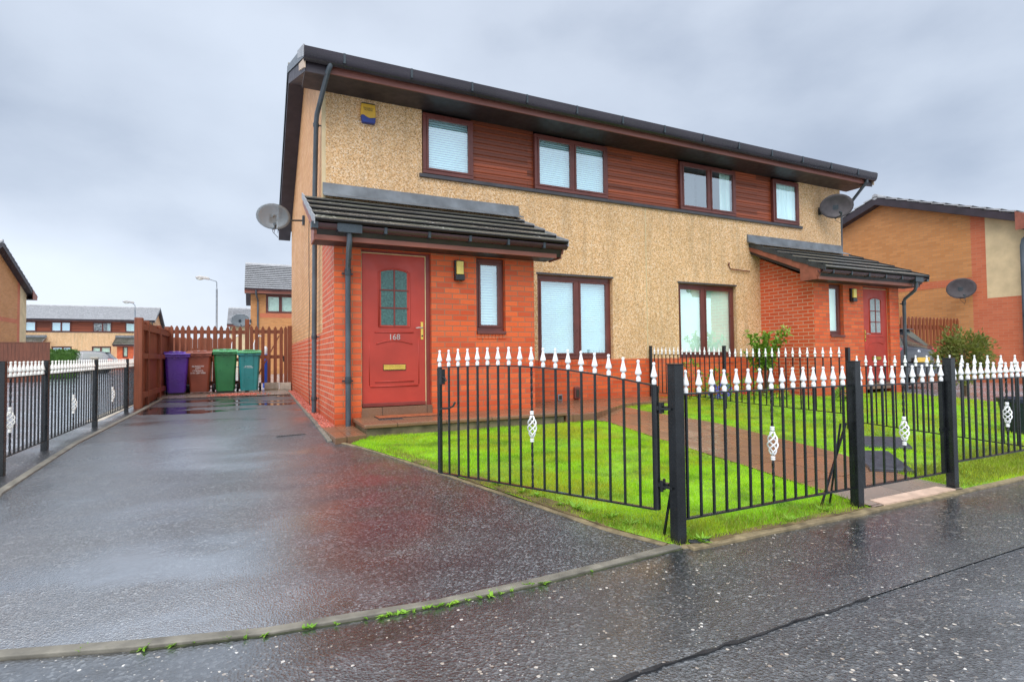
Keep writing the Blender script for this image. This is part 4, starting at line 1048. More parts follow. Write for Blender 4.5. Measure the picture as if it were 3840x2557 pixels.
def railing(root, xs, ztop, zbot, baskets=(), w=.013, tone='white', fs=1.0, stile=None, rail_ext=.045, zb_c=.04):
    """bars at local x positions; ztop/zbot functions of x; finials above the top rail"""
    pts = [xs[0] - rail_ext] + list(xs) + [xs[-1] + rail_ext]
    b = MB()
    for a, c in zip(pts, pts[1:]): b.bar((a, 0, ztop(a) - .004), (c, 0, ztop(c) - .004), .024, .009)
    b.build('top_rail', 'black', root)
    b = MB()
    for a, c in zip(pts, pts[1:]): b.bar((a, 0, zbot(a)), (c, 0, zbot(c)), .024, .010)
    b.build('bottom_rail', 'black', root)
    for i, x in enumerate(xs):
        b = MB(); z0, z1 = zbot(x), ztop(x)
        if i in baskets:
            twisted(b, zb_c + .09, z1)
        else:
            ww = w if not (stile and i in stile) else .026
            b.box(-ww / 2, ww / 2, -ww / 2, ww / 2, z0, z1)
        br = b.build('bar', 'black', root, loc=(x, 0, 0))
        f = put('finial', FINM[tone], br, (0, 0, z1), (0, 0, rng.uniform(0, 6))); f.scale = (fs, fs, fs * rng.uniform(.985, 1.015))
        if i in baskets:
            b = MB(); twisted(b, z0, zb_c - .09); lb = b.build('bar', 'black', root, loc=(x, 0, 0)); put('basket', BASK[tone], lb, (0, 0, zb_c))
def post(label, x, y, top, w=.055, group=None, foot=True, rz=0, lean=0):
    t = thing('fence_post', label, 'fence post', (x, y, zG(y)), rz, group); h = top - zG(y)
    b = MB(); b.box(-w / 2, w / 2, -w / 2, w / 2, -.05, h); b.build('shaft', 'black', t, bev=.003)
    b = MB(); b.box(-w / 2 - .002, w / 2 + .002, -w / 2 - .002, w / 2 + .002, h, h + .006); b.build('cap', 'black', t)
    if foot:
        b = MB(); b.lathe([(w * 1.2, -.05), (w * 1.05, .004), (w * .75, .012)], n=9); b.build('footing', 'edging', t)
    t.rotation_euler[1] = lean
    return t
def fence(label, x0, y0, rz, group=None, cat='railing', name='metal_railing'): return thing(name, label, cat, (x0, y0, 0), rz, group)

gp_ = 'black square posts of the front railing'
p1 = post('thick black post that the open drive gate hinges on, nearest the camera', 1.29, -5.945, .556, .066)
b = MB(); b.tube([(.045, -.03, .02), (.10, -.06, .015), (.16, -.05, .012)], .014, 8); b.lathe([(.028, 0), (.03, .02), (.015, .03)], (.15, -.05, 0), 8); b.build('drop_bolt_keeper', 'black', p1)
for z in (.78, .325):
    b = MB(); b.bar((-.033, 0, z), (-.055, .07, z), .022, .012); b.tube([(-.055, .07, z - .03), (-.055, .07, z + .035)], .010, 8); b.build('hinge', 'black', p1)
p2 = post('black post between the front railing and the narrow garden gate', 2.90, -5.97, .552, .062, lean=0)
p3 = post('black post right of the narrow garden gate', 4.095, -5.98, .56, .062)
post('black post in the front railing at the far right edge', 5.98, -5.99, .56, .062)

b_ = fence('straight black railing with white finials between the two thick front posts', 1.30, -5.95, 0)
railing(b_, [.062 + .1032 * i for i in range(15)], lambda x: .388, lambda x: -.337, baskets=(7,))
MB().bar((-.02, .12, -.50 + .03), (.0, .02, .02), .012).build('stay', 'black', b_)
MB().bar((1.38, .10, -.47), (1.56, .02, .12), .012).build('stay', 'black', b_); MB().bar((1.46, .09, -.46), (1.50, .02, .12), .010).build('stay', 'black', b_)
b_ = fence('narrow black garden gate with white finials over the pink threshold', 2.95, -5.95, 0, cat='gate', name='garden_gate')
railing(b_, [.05 + .13 * i for i in range(9)], lambda x: .380, lambda x: -.345, baskets=(4,), stile=(0, 8), rail_ext=.01, zb_c=.02)
MB().box(1.06, 1.12, -.012, .012, -.02, .01).build('latch', 'black', b_)
b_ = fence('black railing with white finials running off the right edge along the pavement', 4.12, -5.965, 0)
railing(b_, [.08 + .1035 * i for i in range(17)], lambda x: .385, lambda x: -.27, baskets=(8,), zb_c=.06)

# big open gate
g0 = Vector((.423, -4.205)); g1 = Vector((1.243, -5.823)); dv = g1 - g0; gl = dv.length
gate = thing('drive_gate', 'open arched black drive gate with nineteen white finials standing over the lawn edge', 'gate', (g0.x, g0.y, 0), math.atan2(dv.y, dv.x))
def arch_z(x):
    f = np.interp(x, [0, .484, .774, 1.176, 1.477, 1.80], [.538, .552, .552, .528, .493, .437]); return float(f)
railing(gate, [.006 + (gl - .012) * i / 18 for i in range(19)], arch_z, lambda x: -.302, baskets=(9,), stile=(0, 18), rail_ext=.0, zb_c=.125)
b = MB(); b.tube([(.0, 0, -.302), (.0, 0, .53)], .017, 10); b.build('latch_stile', 'black', gate, smooth='auto')
b = MB(); b.tube([(gl, 0, -.302), (gl, 0, .43)], .021, 10); b.build('hinge_stile', 'black', gate, smooth='auto')
b = MB(); b.box(.016, .045, -.02, .02, .40, .52); b.tube([(.045, -.01, .46), (.075, -.01, .45), (.085, -.01, .43), (.06, -.01, .42)], .006, 6); b.build('latch', 'black', gate)
b = MB(); b.tube([(.0, -.01, .14), (.02, -.02, .195), (.05, -.02, .21), (.12, -.02, .215), (.17, -.02, .235), (.19, -.02, .265)], .008, 6); b.build('pull_handle', 'black', gate)
for z in (.30, -.15):
    b = MB(); b.box(gl + .0, gl + .075, -.016, .016, z - .012, z + .012); b.tube([(gl + .045, 0, z - .03), (gl + .045, 0, z + .035)], .009, 8); b.build('hinge_strap', 'black', gate)

# dividing railing between the two front gardens
gd = 'posts of the dividing railing'
for y, top, l in ((-.08, .79, 'slim black post of the dividing railing nearest the house wall'), (-1.89, .75, 'second slim black post of the dividing railing from the house'), (-3.93, .68, 'third slim black post of the dividing railing, where it steps down'), (-5.75, .56, 'slim black post ending the dividing railing at the front')):
    post(l, 6.03, y, top, .045, foot=False)
for y0, y1, n, za, zb, zbt0, zbt1, bk, lab in ((-.08, -1.89, 16, .635, .605, -.09, -.12, (), 'dividing railing section nearest the house wall, below the right-hand window'),
                                     (-1.89, -3.93, 17, .575, .562, -.14, -.175, (), 'middle section of the dividing railing between the gardens'),
                                     (-3.93, -5.75, 15, .452, .445, -.26, -.34, (9,), 'lowest front section of the dividing railing, stepping down')):
    ln = y0 - y1; f_ = fence(lab, 6.03, y0, R(-90))
    railing(f_, [ln * (i + 1) / (n + 1) for i in range(n)], lambda x, a=za, c=zb, l=ln: a + (c - a) * x / l, lambda x, a=zbt0, c=zbt1, l=ln: a + (c - a) * x / l, baskets=bk, fs=.95, zb_c=.10)

# left boundary railing
for y, l in ((-2.50, 'black post at the very left edge of the picture'), (-1.44, 'second black post of the left boundary railing'), (.48, 'third black post of the left boundary railing'), (2.47, 'fourth black post of the left boundary railing')):
    post(l, -2.8, y, .50 + .0055 * (y + 2.43) + .118, .055, foot=False)
for y0, y1, n, bk, lab in ((-2.50, -1.44, 10, (1,), 'short section of left boundary railing cut by the picture edge'), (-1.44, .48, 17, (8,), 'long section of left boundary railing beside the near drive'),
                           (.48, 2.47, 17, (8,), 'third section of left boundary railing, farther along the drive'), (2.47, 3.64, 11, (9,), 'last section of left boundary railing meeting the timber fence')):
    ln = y1 - y0; f_ = fence(lab, -2.8, y0, R(90))
    railing(f_, [ln * (i + .9) / (n + .8) for i in range(n)], lambda x, s=y0: .485 + .0055 * (s + x + 2.43), lambda x, s=y0: -.18 + .007 * (s + x + 2.43), baskets=bk, tone='ivory', zb_c=.12)

# ================================================================== TIMBER FENCES
def picket(b, x, w, z0, z1, y0, y1, tip=.07): b.prism([(x - w / 2, z0), (x + w / 2, z0), (x + w / 2, z1 - tip), (x + w * .12, z1), (x - w * .12, z1), (x - w / 2, z1 - tip)], 'y', y0, y1)
t = thing('picket_fence', 'brown pointed picket fence behind the wheelie bins', 'fence', (0, 6.75, 0))
for x in (-2.66, -2.548, -2.429, -2.308, -2.168, -2.029, -1.889, -1.751, -1.612, -1.471, -1.333, -1.197):
    b = MB(); picket(b, x, .082, -.12, 1.445 + rng.uniform(-.008, .008), -.012, .008, .06); b.build('picket', 'timber', t)
for z in (1.30, .62, .05): MB().box(-2.72, -1.08, .009, .047, z - .045, z + .045).build('fence_rail', 'timber', t)
MB().box(-1.09, -.99, -.02, .08, -.2, 1.63).build('post', 'timber', t, bev=.006)
MB().box(-2.80, -2.70, -.02, .08, -.2, 1.42).build('post', 'timber', t, bev=.006)
t = thing('picket_gate', 'brown picket gate with diagonal brace between tall post and brick gable', 'gate', (0, 6.75, 0))
for x in (-.942, -.826, -.681, -.539, -.393, -.253):
    b = MB(); picket(b, x, .078, .02, 1.46 + rng.uniform(-.008, .008), -.012, .008, .06); b.build('picket', 'timber', t)
for z in (1.32, .68): MB().box(-.98, -.2, .009, .04, z - .045, z + .045).build('gate_rail', 'timber', t)
MB().bar((-.80, .03, .20), (-.30, .03, 1.22), .03, .08, up=(0, 1, 0)).build('brace', 'timber', t)
b = MB(); picket(b, -.147, .078, -.1, 1.46, -.014, .008, .06); b.box(-.10, -.0, -.03, .06, -.2, 1.475); b.build('gate_post', 'timber', t)
b = MB(); b.box(-.21, -.185, -.022, -.012, .55, .70); b.tube([(-.197, -.025, .60), (-.197, -.04, .63), (-.197, -.025, .66)], .006, 6); b.build('latch', 'black', t)
t = thing('side_fence', 'solid brown timber fence panel along the left of the bins', 'fence', (-2.72, 0, 0))
MB().box(-.06, .06, 2.95, 3.08, -.3, 1.37).build('post', 'timber', t, bev=.006)
MB().box(-.045, .05, 3.70, 3.80, -.3, 1.36).build('post', 'timber', t, bev=.006)
MB().box(-.045, .05, 5.15, 5.30, -.3, 1.36).build('post', 'timber', t, bev=.006)
for z in (1.22, .70, .0): MB().box(.0, .045, 3.09, 6.72, z - .05, z + .05).build('fence_rail', 'timber', t)
y = 3.12
while y < 6.7:
    MB().box(-.045, -.004, y, y + .095, -.2, 1.335 + rng.uniform(-.006, .006)).build('paling', 'timber', t); y += .102
t = thing('picket_fence', 'lower brown close-boarded fence seen through the gaps behind the bins', 'fence', (0, 11.5, 0)); x = -3.12
while x < -1.5:
    b = MB(); picket(b, x, .135, -.2, 1.34 + rng.uniform(-.01, .01), -.012, .008, .06); b.build('picket', 'timber', t); x += .14
MB().box(-3.19, -1.4, .01, .05, .9, 1.0).build('fence_rail', 'timber', t)
t = thing('board_fence', 'flat-topped dark brown board fence below the left gable house', 'fence', (0, 20, 0)); x = -16.0; i = 0
while x < -8.5:
    MB().box(x, x + .118, -.01, .012, -.3, 1.40 + rng.uniform(-.005, .005)).build('board', 'timber_dark', t); x += .122
MB().box(-16, -8.42, -.02, .03, 1.40, 1.43).build('capping_rail', 'timber_dark', t)
t = thing('picket_fence', 'brown picket fence behind the dark car at right', 'fence', (0, .35, 0)); x = 14.9
while x < 17.95:
    b = MB(); picket(b, x, .10, -.3, 1.60, -.012, .008, .05); b.build('picket', 'timber', t); x += .175
for z in (1.32, .4): MB().box(14.85, 17.98, .009, .05, z - .06, z + .06).build('fence_rail', 'timber', t)

t = thing('concrete_block', 'left of two pale concrete kerb blocks under the picket gate', 'block', (-.48, 6.66, -.17)); MB().box(-.165, .165, -.03, .03, 0, .20).build('block', 'conc', t, bev=.006); MB().box(-.15, .15, -.033, -.03, .01, .04).build('moss', 'edging', t)
t = thing('concrete_block', 'right of two pale concrete kerb blocks under the picket gate', 'block', (-.155, 6.66, -.17)); MB().box(-.14, .13, -.03, .03, 0, .19).build('block', 'conc', t, bev=.006); MB().box(-.13, .12, -.033, -.03, .0, .02).build('moss', 'edging', t)
t = thing('plastic_tub', 'blue upright plastic tub with white top half hidden behind the picket gate', 'tub', (-.60, 8.1, -.17)); MB().lathe([(.06, 0), (.075, .9), (.08, .92)], n=14).build('body', 'bluebin', t, smooth='auto'); MB().lathe([(.05, .92), (.07, .98), (.06, 1.08), (.03, 1.15)], n=12).build('top', 'white', t, smooth='auto')
t = thing('tube_frame', 'white bent metal tube frame showing through the back fence', 'frame', (-1.3, 7.6, -.17))
for s in (-.10, .42): MB().tube([(s, 0, 0), (s, 0, 1.2), (s + .05, 0, 1.36), (s + .12, .02, 1.42), (s + .2, .05, 1.40)], .02, 8).build('tube', 'white', t, smooth='auto'); MB().tube([(-.1, 0, .6), (.42, 0, .6)], .018, 8).build('crossbar', 'white', t)

# ================================================================== WHEELIE BINS
def bin_(label, x, y, rz, col, lidcol, text=None, tsize=.05, ribs=False, h=.93, w=.47, black_base=False, tz=.62):
    z = -.155
    t = thing('wheelie_bin', label, 'wheelie bin', (x, y, z), rz)
    d = .50; b = MB(); k = .80
    # tapered body, front (y=0) leaning out to the rim
    prof = [(0.03, k), (.10, k + .01), (.72, .985), (.80, 1.0)]
    rings = []
    for zz, s in prof:
        hw = w / 2 * s; y0 = .085 * (1 - (s - k) / (1 - k)) ; y1 = d * (.88 + .12 * (s - k) / (1 - k)); c = .035
        rings.append([(-hw + c, y0, zz * h / .86), (hw - c, y0, zz * h / .86), (hw, y0 + c, zz * h / .86), (hw, y1 - c, zz * h / .86), (hw - c, y1, zz * h / .86), (-hw + c, y1, zz * h / .86), (-hw, y1 - c, zz * h / .86), (-hw, y0 + c, zz * h / .86)])
    vs = [v for r_ in rings for v in r_]; fs = []
    for i in range(len(rings) - 1):
        for j in range(8): fs.append((i * 8 + j, i * 8 + (j + 1) % 8, i * 8 + 8 + (j + 1) % 8, i * 8 + 8 + j))
    fs += [tuple(range(8))[::-1], tuple(range(24, 32))]
    b.add(vs, fs); zt = .80 * h / .86
    bd = b.build('body', col, t, bev=.008, smooth='auto')
    b = MB(); hw = w / 2 + .02; b.box(-hw, hw, -.03, d + .02, zt - .045, zt + .004); b.build('rim', col, bd, bev=.01)
    b = MB()
    for xx in (-.09, .03): b.box(xx, xx + .05, -.012, .06, zt - .085, zt - .045)
    b.build('comb_lugs', col, bd, bev=.004)
    if ribs:
        b = MB()
        for xx in (-.115, .085): b.prism([(.088, .05), (.094, .05), (.012, zt - .05), (-.006, zt - .05)], 'x', xx, xx + .012); 
        b.prism([(.084, .05), (.094, .05), (.010, zt - .05), (-.010, zt - .05)], 'x', -.10, .085); b.build('panel', col, bd, bev=.004)
    b = MB(); lw = w / 2 + .028
    b.prism([(-.045, zt + .006), (d + .03, zt + .006), (d + .03, zt + .05), (d - .05, zt + .088), (.25, zt + .085), (.02, zt + .050), (-.045, zt + .03)], 'x', -lw, lw)
    ld = b.build('lid', lidcol, t, bev=.014)
    b = MB(); b.box(-.13, -.04, -.06, -.03, zt + .008, zt + .026); b.box(.04, .13, -.06, -.03, zt + .008, zt + .026); b.prism([(.05, zt + .062), (.40, zt + .094), (.40, zt + .10), (.05, zt + .068)], 'x', -.13, .13); b.build('lid_grip', lidcol, ld, bev=.006)
    b = MB()
    for s in (-1, 1): b.bar((s * .15, d - .01, zt - .02), (s * .15, d + .07, zt + .03), .035, .03)
    b.tube([(-.19, d + .08, zt + .035), (.19, d + .08, zt + .035)], .017, 8); b.build('handle', col, t)
    for s in (-1, 1):
        b = MB(); b.lathe([(.035, -.02), (.095, -.024), (.10, -.016), (.10, .016), (.095, .024), (.035, .02)], n=18); b.xform(Matrix.Translation((s * (w / 2 + .012), d - .03, .10)) @ Matrix.Rotation(R(90), 4, 'Y'))
        wh = b.build('wheel', 'rubber', t, smooth='auto')
        b = MB(); b.lathe([(.01, -.026), (.05, -.022), (.05, .022), (.01, .026)], n=12); b.xform(Matrix.Translation((s * (w / 2 + .012), d - .03, .10)) @ Matrix.Rotation(R(90), 4, 'Y')); b.build('hub', 'grate', wh)
    MB().tube([(-w / 2, d - .03, .10), (w / 2, d - .03, .10)], .014, 8).build('axle', 'rubber', t)
    if black_base: MB().box(-w / 2 * .80, w / 2 * .80, .095, d * .86, 0, .07).build('base', 'rubber', t, bev=.01)
    if text:
        tl = math.atan2(.085, (.72 - .10) * h / .86)
        yy = .085 * (1 - (tz / (h / .86) - .10) / .62)
        put('lettering', text_mesh(text, tsize, 'white', .0008, spacing=1.05), t, (-.02, yy - .004 - (.004 if ribs else 0), tz), (R(90) + tl, 0, 0))
    return t
bin_('purple wheelie bin at the left end of the row, slightly turned', -2.45, 5.92, R(12), 'bin_p', 'bin_p', h=.95, w=.46, black_base=True)
bin_('reddish brown wheelie bin with white council lettering', -2.03, 5.98, R(-2), 'bin_b', 'bin_b', 'GLASGOW\nCITY\nCOUNCIL\n0141 287 9700', .050, h=.97, w=.48, tz=.55)
bin_('green wheelie bin standing between the brown and teal ones', -1.49, 5.96, R(1), 'bin_g', 'lid_g', h=1.01, w=.48, black_base=True)
bin_('teal wheelie bin with ribbed front and green lid beside the gate', -.985, 5.93, R(1), 'bin_t', 'lid_g', 'GLASGOW\nCITY COUNCIL', .030, True, h=.985, w=.47, tz=.60)

# ================================================================== STREET LAMPS
def street_lamp(label, x, y, top, arm, rz, hl=1.0):
    t = thing('street_lamp', label, 'street lamp', (x, y, -.2), rz); h = top + .2
    b = MB(); b.lathe([(.085, 0), (.085, 1.2), (.055, 1.25), (.05, h - .55), (.046, h - .5), (.034, h - .48)], n=10); b.build('column', 'galv', t, smooth='auto')
    b = MB(); b.tube([(0, 0, h - .5), (0, 0, h - .12), (-.04, 0, h - .03), (-.14, 0, h), (-arm, 0, h + .10)], .026, 8); b.build('bracket', 'galv', t, smooth='auto')
    b = MB(); b.prism([(-arm + .05, h + .04), (-arm - hl + .1, h + .12), (-arm - hl, h + .18), (-arm - hl + .25, h + .27), (-arm, h + .21), (-arm + .06, h + .14)], 'y', -.12, .12); hd = b.build('lantern', 'lamphead', t, bev=.04)
    b = MB(); b.lathe([(.02, -.10), (.11, -.06), (.14, .02)], n=12); b.xform(Matrix.Translation((-arm - hl * .62, 0, h + .10)) @ Matrix.Diagonal((1.6, .8, 1, 1))); b.build('lens', 'lens', hd, smooth=True)
    return t
street_lamp('grey street lamp with long arm behind the back picket fence', -2.92, 30, 5.55, .45, 0, .75)
street_lamp('distant thin street lamp in front of the far grey-roofed house', -9.75, 46, 5.35, .12, R(25), .8)

# ================================================================== CARS
def car(label, loc, rz, paint, kind):
    t = thing('parked_car', label, 'car', loc, rz)   # nose along +x, length 4.2
    Lc = 4.25; W = .89
    st = [(-2.12, .60, .44, .80), (-2.06, .80, .30, .98), (-1.85, .86, .24, 1.02), (-1.3, W, .20, 1.0), (-.5, W, .20, .97), (.4, W, .20, .95), (1.0, W, .20, .94), (1.5, .87, .22, .86), (1.9, .80, .26, .74), (2.1, .60, .36, .62)]
    rings = []
    for x, hw, z0, z1 in st:
        zm = (z0 + z1) / 2
        rings.append([(x, -hw * .80, z0), (x, -hw * .97, z0 + .10), (x, -hw, zm), (x, -hw * .97, z1 - .06), (x, -hw * .84, z1), (x, 0, z1 + .025), (x, hw * .84, z1), (x, hw * .97, z1 - .06), (x, hw, zm), (x, hw * .97, z0 + .10), (x, hw * .80, z0)])
    n = 11; vs = [v for r_ in rings for v in r_]; fs = []
    for i in range(len(rings) - 1):
        for j in range(n): fs.append((i * n + j, i * n + (j + 1) % n, i * n + n + (j + 1) % n, i * n + n + j))
    fs += [tuple(range(n)), tuple((len(rings) - 1) * n + j for j in range(n))]
    MB().add(vs, fs).build('body', paint, t, smooth=True)
    # roof and pillars
    gs = [(-2.0, .72, .98, 1.0), (-1.62, .66, .98, 1.40), (-1.1, .62, .98, 1.49), (-.3, .61, .96, 1.51), (.35, .63, .95, 1.44), (1.15, .74, .92, .95)]
    cab = []; gls = []
    for x, hw, zb, zt in gs:
        cab.append([(x, -.80 if zt > 1.1 else -.76, zb - .02), (x, -hw * 1.02, zt - .07 if zt > 1.1 else zt - .01), (x, -hw * .85, zt), (x, 0, zt + .02), (x, hw * .85, zt), (x, hw * 1.02, zt - .07 if zt > 1.1 else zt - .01), (x, .80 if zt > 1.1 else .76, zb - .02)])
    n = 7; vs = [v for r_ in cab for v in r_]; fs = []
    for i in range(len(cab) - 1):
        for j in range(n - 1): fs.append((i * n + j, i * n + j + 1, i * n + n + j + 1, i * n + n + j))
    MB().add(vs, fs).build('roof', paint, t, smooth='auto')
    for s in (-1, 1):
        def P(x, f):
            xs = [g_[0] for g_ in gs]; hw = np.interp(x, xs, [g_[1] for g_ in gs]); zt = np.interp(x, xs, [g_[3] for g_ in gs]); zb = np.interp(x, xs, [g_[2] for g_ in gs])
            lo = Vector((x, s * .80, zb + .0)); hi_ = Vector((x, s * hw * 1.02, zt - .07)); q = lo + (hi_ - lo) * f; q.y += s * .012; return q
        for xs in ((-1.5, -.95, -.42), (-.34, .2, .70)):
            b = MB()
            for a, c in zip(xs, xs[1:]):
                ta = .88; b.quad(P(a, .06), P(c, .06), P(c, ta), P(a, ta))
            b.build('side_window', 'carglass', t, fixn=False)
        MB().box(.62, .82, *sorted((s * .86, s * .99)), .93, 1.06).build('wing_mirror', paint, t, bev=.03)
        MB().box(-2.08, -1.80, *sorted((s * .52, s * .865)), .80, .95).build('tail_light', 'tail', t, bev=.03)
        MB().box(1.75, 2.02, *sorted((s * .5, s * .80)), .60, .72).build('headlight', 'chrome', t, bev=.03)
        for x in (-1.3, 1.3):
            b = MB(); b.lathe([(.20, -.09), (.31, -.10), (.325, -.06), (.325, .06), (.31, .10), (.20, .09)], n=24); mt = Matrix.Translation((x, s * .80, .325)) @ Matrix.Rotation(R(90), 4, 'X'); b.xform(mt); w_ = b.build('wheel', 'rubber', t, smooth='auto')
            b = MB(); b.lathe([(.03, -.105), (.20, -.085), (.20, .085), (.03, .105)], n=20); b.xform(mt); b.build('rim', 'galv', w_, smooth='auto')
            b = MB(); b.lathe([(.36, -.03), (.37, .0), (.36, .03)], n=24); b.xform(Matrix.Translation((x, s * .865, .33)) @ Matrix.Rotation(R(90), 4, 'X')); b.build('wheel_arch', 'ink', t, smooth=True)
    # rear and front screens
    MB().quad((-2.005, -.60, 1.0), (-2.005, .60, 1.0), (-1.66, .53, 1.375), (-1.66, -.53, 1.375)).build('rear_window', 'carglass', t, fixn=False)
    MB().quad((1.12, -.62, .985), (1.12, .62, .985), (.42, .52, 1.42), (.42, -.52, 1.42)).build('windscreen', 'carglass', t, fixn=False)
    MB().box(-1.72, -1.50, -.55, .55, 1.40, 1.425).build('spoiler', paint, t, bev=.01)
    MB().box(-2.19, -1.95, -.72, .72, .30, .58).build('rear_bumper', paint, t, bev=.05)
    pl = MB().box(-2.205, -2.19, -.26, .26, .60, .71).build('number_plate', 'plate_y', t)
    MB().box(-2.12, -2.06, -.62, .62, .585, .61).build('boot_line', 'chrome', t)
    b = MB(); b.lathe([(.030, 0), (.055, .004), (.062, .012), (.05, .016)], n=16); b.xform(Matrix.Translation((-2.10, 0, .84)) @ Matrix.Rotation(R(-90), 4, 'Y')); bd = b.build('badge', 'chrome', t, smooth=True)
    return t
car('grey hatchback parked side-on before the distant grey-roofed house', (-11.45, 37, -.19), R(180), 'silver', 0)
car('dark car with yellow rear number plate parked beyond the right porch', (13.55, 1.25, -.22), R(90), 'darkcar', 1)

# ================================================================== PLANTS
rp = random.Random(21)
t = thing('hedge', 'clipped dark green hedge beside the board fence on the left', 'hedge', (-9.1, 24, -.2))
b = MB()
for i in range(2600):
    f = rp.choice(['f', 't', 's', 'i']); x = rp.uniform(-.62, .62); y = rp.uniform(-.4, .4); z = rp.uniform(.0, 1.36)
    if f == 'f': y = -.4 + rp.uniform(-.05, .08)
    if f == 't': z = 1.33 + rp.uniform(-.08, .05)
    if f == 's': x = rp.choice((-.6, .6)) + rp.uniform(-.06, .06)
    leaf(b, (x, y, z), rvec(rp) + Vector((0, -.3, .3)), rvec(rp), rp.uniform(.06, .11), rp.uniform(.03, .06))
b.build('leaves', 'hedge', t, fixn=False)
MB().box(-.54, .54, -.34, .34, .02, 1.27).build('core', 'hedge', t, bev=.08)
b = MB()
for i in range(9): x = -.5 + i * .125; b.tube([(x, 0, 0), (x + rp.uniform(-.05, .05), rp.uniform(-.1, .1), .6), (x + rp.uniform(-.1, .1), rp.uniform(-.2, .2), 1.25)], [.02, .014, .005], 5)
b.build('stems', 'stem', t)

t = thing('round_bush', 'rounded olive green bush in front of the dark car at right', 'bush', (12.3, -2.35, zG(-2.35)))
b = MB(); foliage(b, (0, 0, .82), (.66, .55, .52), 2700, .10, .04, shell=.2, clumps=19, r=rp); b.build('leaves', 'bushy', t, fixn=False)
b = MB(); b.tube([(0, 0, 0), (.02, .02, .5), (0, 0, .8)], [.035, .028, .015], 6)
for i in range(7): a = i * .9; b.tube([(0, 0, .45), (.22 * math.cos(a), .2 * math.sin(a), .75), (.42 * math.cos(a), .36 * math.sin(a), 1.0)], [.02, .012, .004], 5)
b.build('stems', 'stem', t)

t = thing('hydrangea_shrub', 'leafy green shrub with pale buds against the right-hand window', 'shrub', (8.35, -.75, zG(-.75)))
b = MB(); lf = MB(); bd = MB()
for i in range(13):
    a = rp.uniform(0, 6.28); rr = rp.uniform(.18, .72); hh = rp.uniform(.85, 1.42)
    tip = Vector((rr * math.cos(a), rr * .55 * math.sin(a), hh)); mid = Vector((tip.x * .35, tip.y * .35, hh * .6))
    b.tube([(0.03 * math.cos(a), .03 * math.sin(a), 0), mid, tip], [.011, .008, .004], 5)
    for k in range(40):
        f = rp.uniform(.42, 1); q = (mid * (1 - f) * 2 + tip * (2 * f - 1)) if f > .5 else mid * (f * 2)
        d = rvec(rp) + Vector((0, -.3, -.15)); leaf(lf, q, d, Vector((0, 0, 1)) + rvec(rp) * .5, rp.uniform(.09, .16), rp.uniform(.055, .09))
    for k in range(9): leaf(bd, tip + rvec(rp) * .02, rvec(rp) + Vector((0, -.2, .7)), rvec(rp), rp.uniform(.04, .075), .035)
b.build('stems', 'stem', t); lf.build('leaves', 'shrub', t, fixn=False); bd.build('buds', 'budleaf', t, fixn=False)

def flowering(label, x, y, rad, h, petal, n=45, name='flowering_plant', pot=None):
    z = zG(y); t = thing(name, label, 'plant', (x, y, z)); lf = MB(); fl = MB(); z0 = 0
    if pot:
        MB().lathe([(.09, 0), (.13, .2), (.145, .2), (.145, .23), (.12, .23), (.11, .19)], n=14).build('pot', pot, t, smooth='auto'); z0 = .2
    for i in range(170):
        u = rvec(rp); leaf(lf, (u.x * rad, u.y * rad * .8, z0 + h * .5 + u.z * h * .5), u + rvec(rp) * .6, rvec(rp), rp.uniform(.05, .09), rp.uniform(.02, .045))
    for i in range(n):
        u = rvec(rp); c = Vector((u.x * rad, -abs(u.y) * rad * .8, z0 + h * .6 + u.z * h * .4))
        fl = MB()
        for k in range(6):
            a = k * 1.047; leaf(fl, (0, 0, 0), Vector((math.cos(a), -.4, math.sin(a))), (0, -1, 0), .03, .022)
        fl.build('flower', petal, t, fixn=False, loc=c)
    lf.build('leaves', 'shrub', t, fixn=False)
    MB().tube([(0, 0, 0), (0, 0, z0 + h * .6)], .008, 5).build('stem', 'stem', t)
flowering('clump of violet-blue flowers behind the dividing railing', 6.75, -1.05, .26, .34, 'petal_b', 90)
flowering('small plant with red flowers right of the violet-blue clump', 7.45, -1.1, .16, .40, 'petal_r', 24)
flowering('low plant with yellow flowers in the next garden border', 8.05, -1.25, .2, .24, 'petal_y', 26)
flowering('low plant with pink flowers near the lowest railing section', 8.9, -2.0, .14, .26, 'petal_p', 20)
flowering('straggly rose plant with few pink blooms behind the railing nearest the house', 6.55, -.55, .24, .75, 'petal_p', 8)
flowering('low orange flowering edging plant before the right porch wall', 9.5, -1.7, .22, .2, 'petal_y', 20)
flowering('small bush with few red flowers under the right-hand window', 7.4, -.45, .22, .55, 'petal_r', 6)
t = thing('plant_pot', 'dark slate-blue planter on the lawn at the right edge of the picture', 'planter', (7.95, -5.0, zG(-5.0)))
MB().lathe([(.22, 0), (.30, .40), (.32, .40), (.32, .45), (.28, .45), (.27, .40)], n=20).build('pot', 'slate', t, smooth='auto'); MB().lathe([(.02, .41), (.265, .41)], n=16).build('soil', 'stem', t)

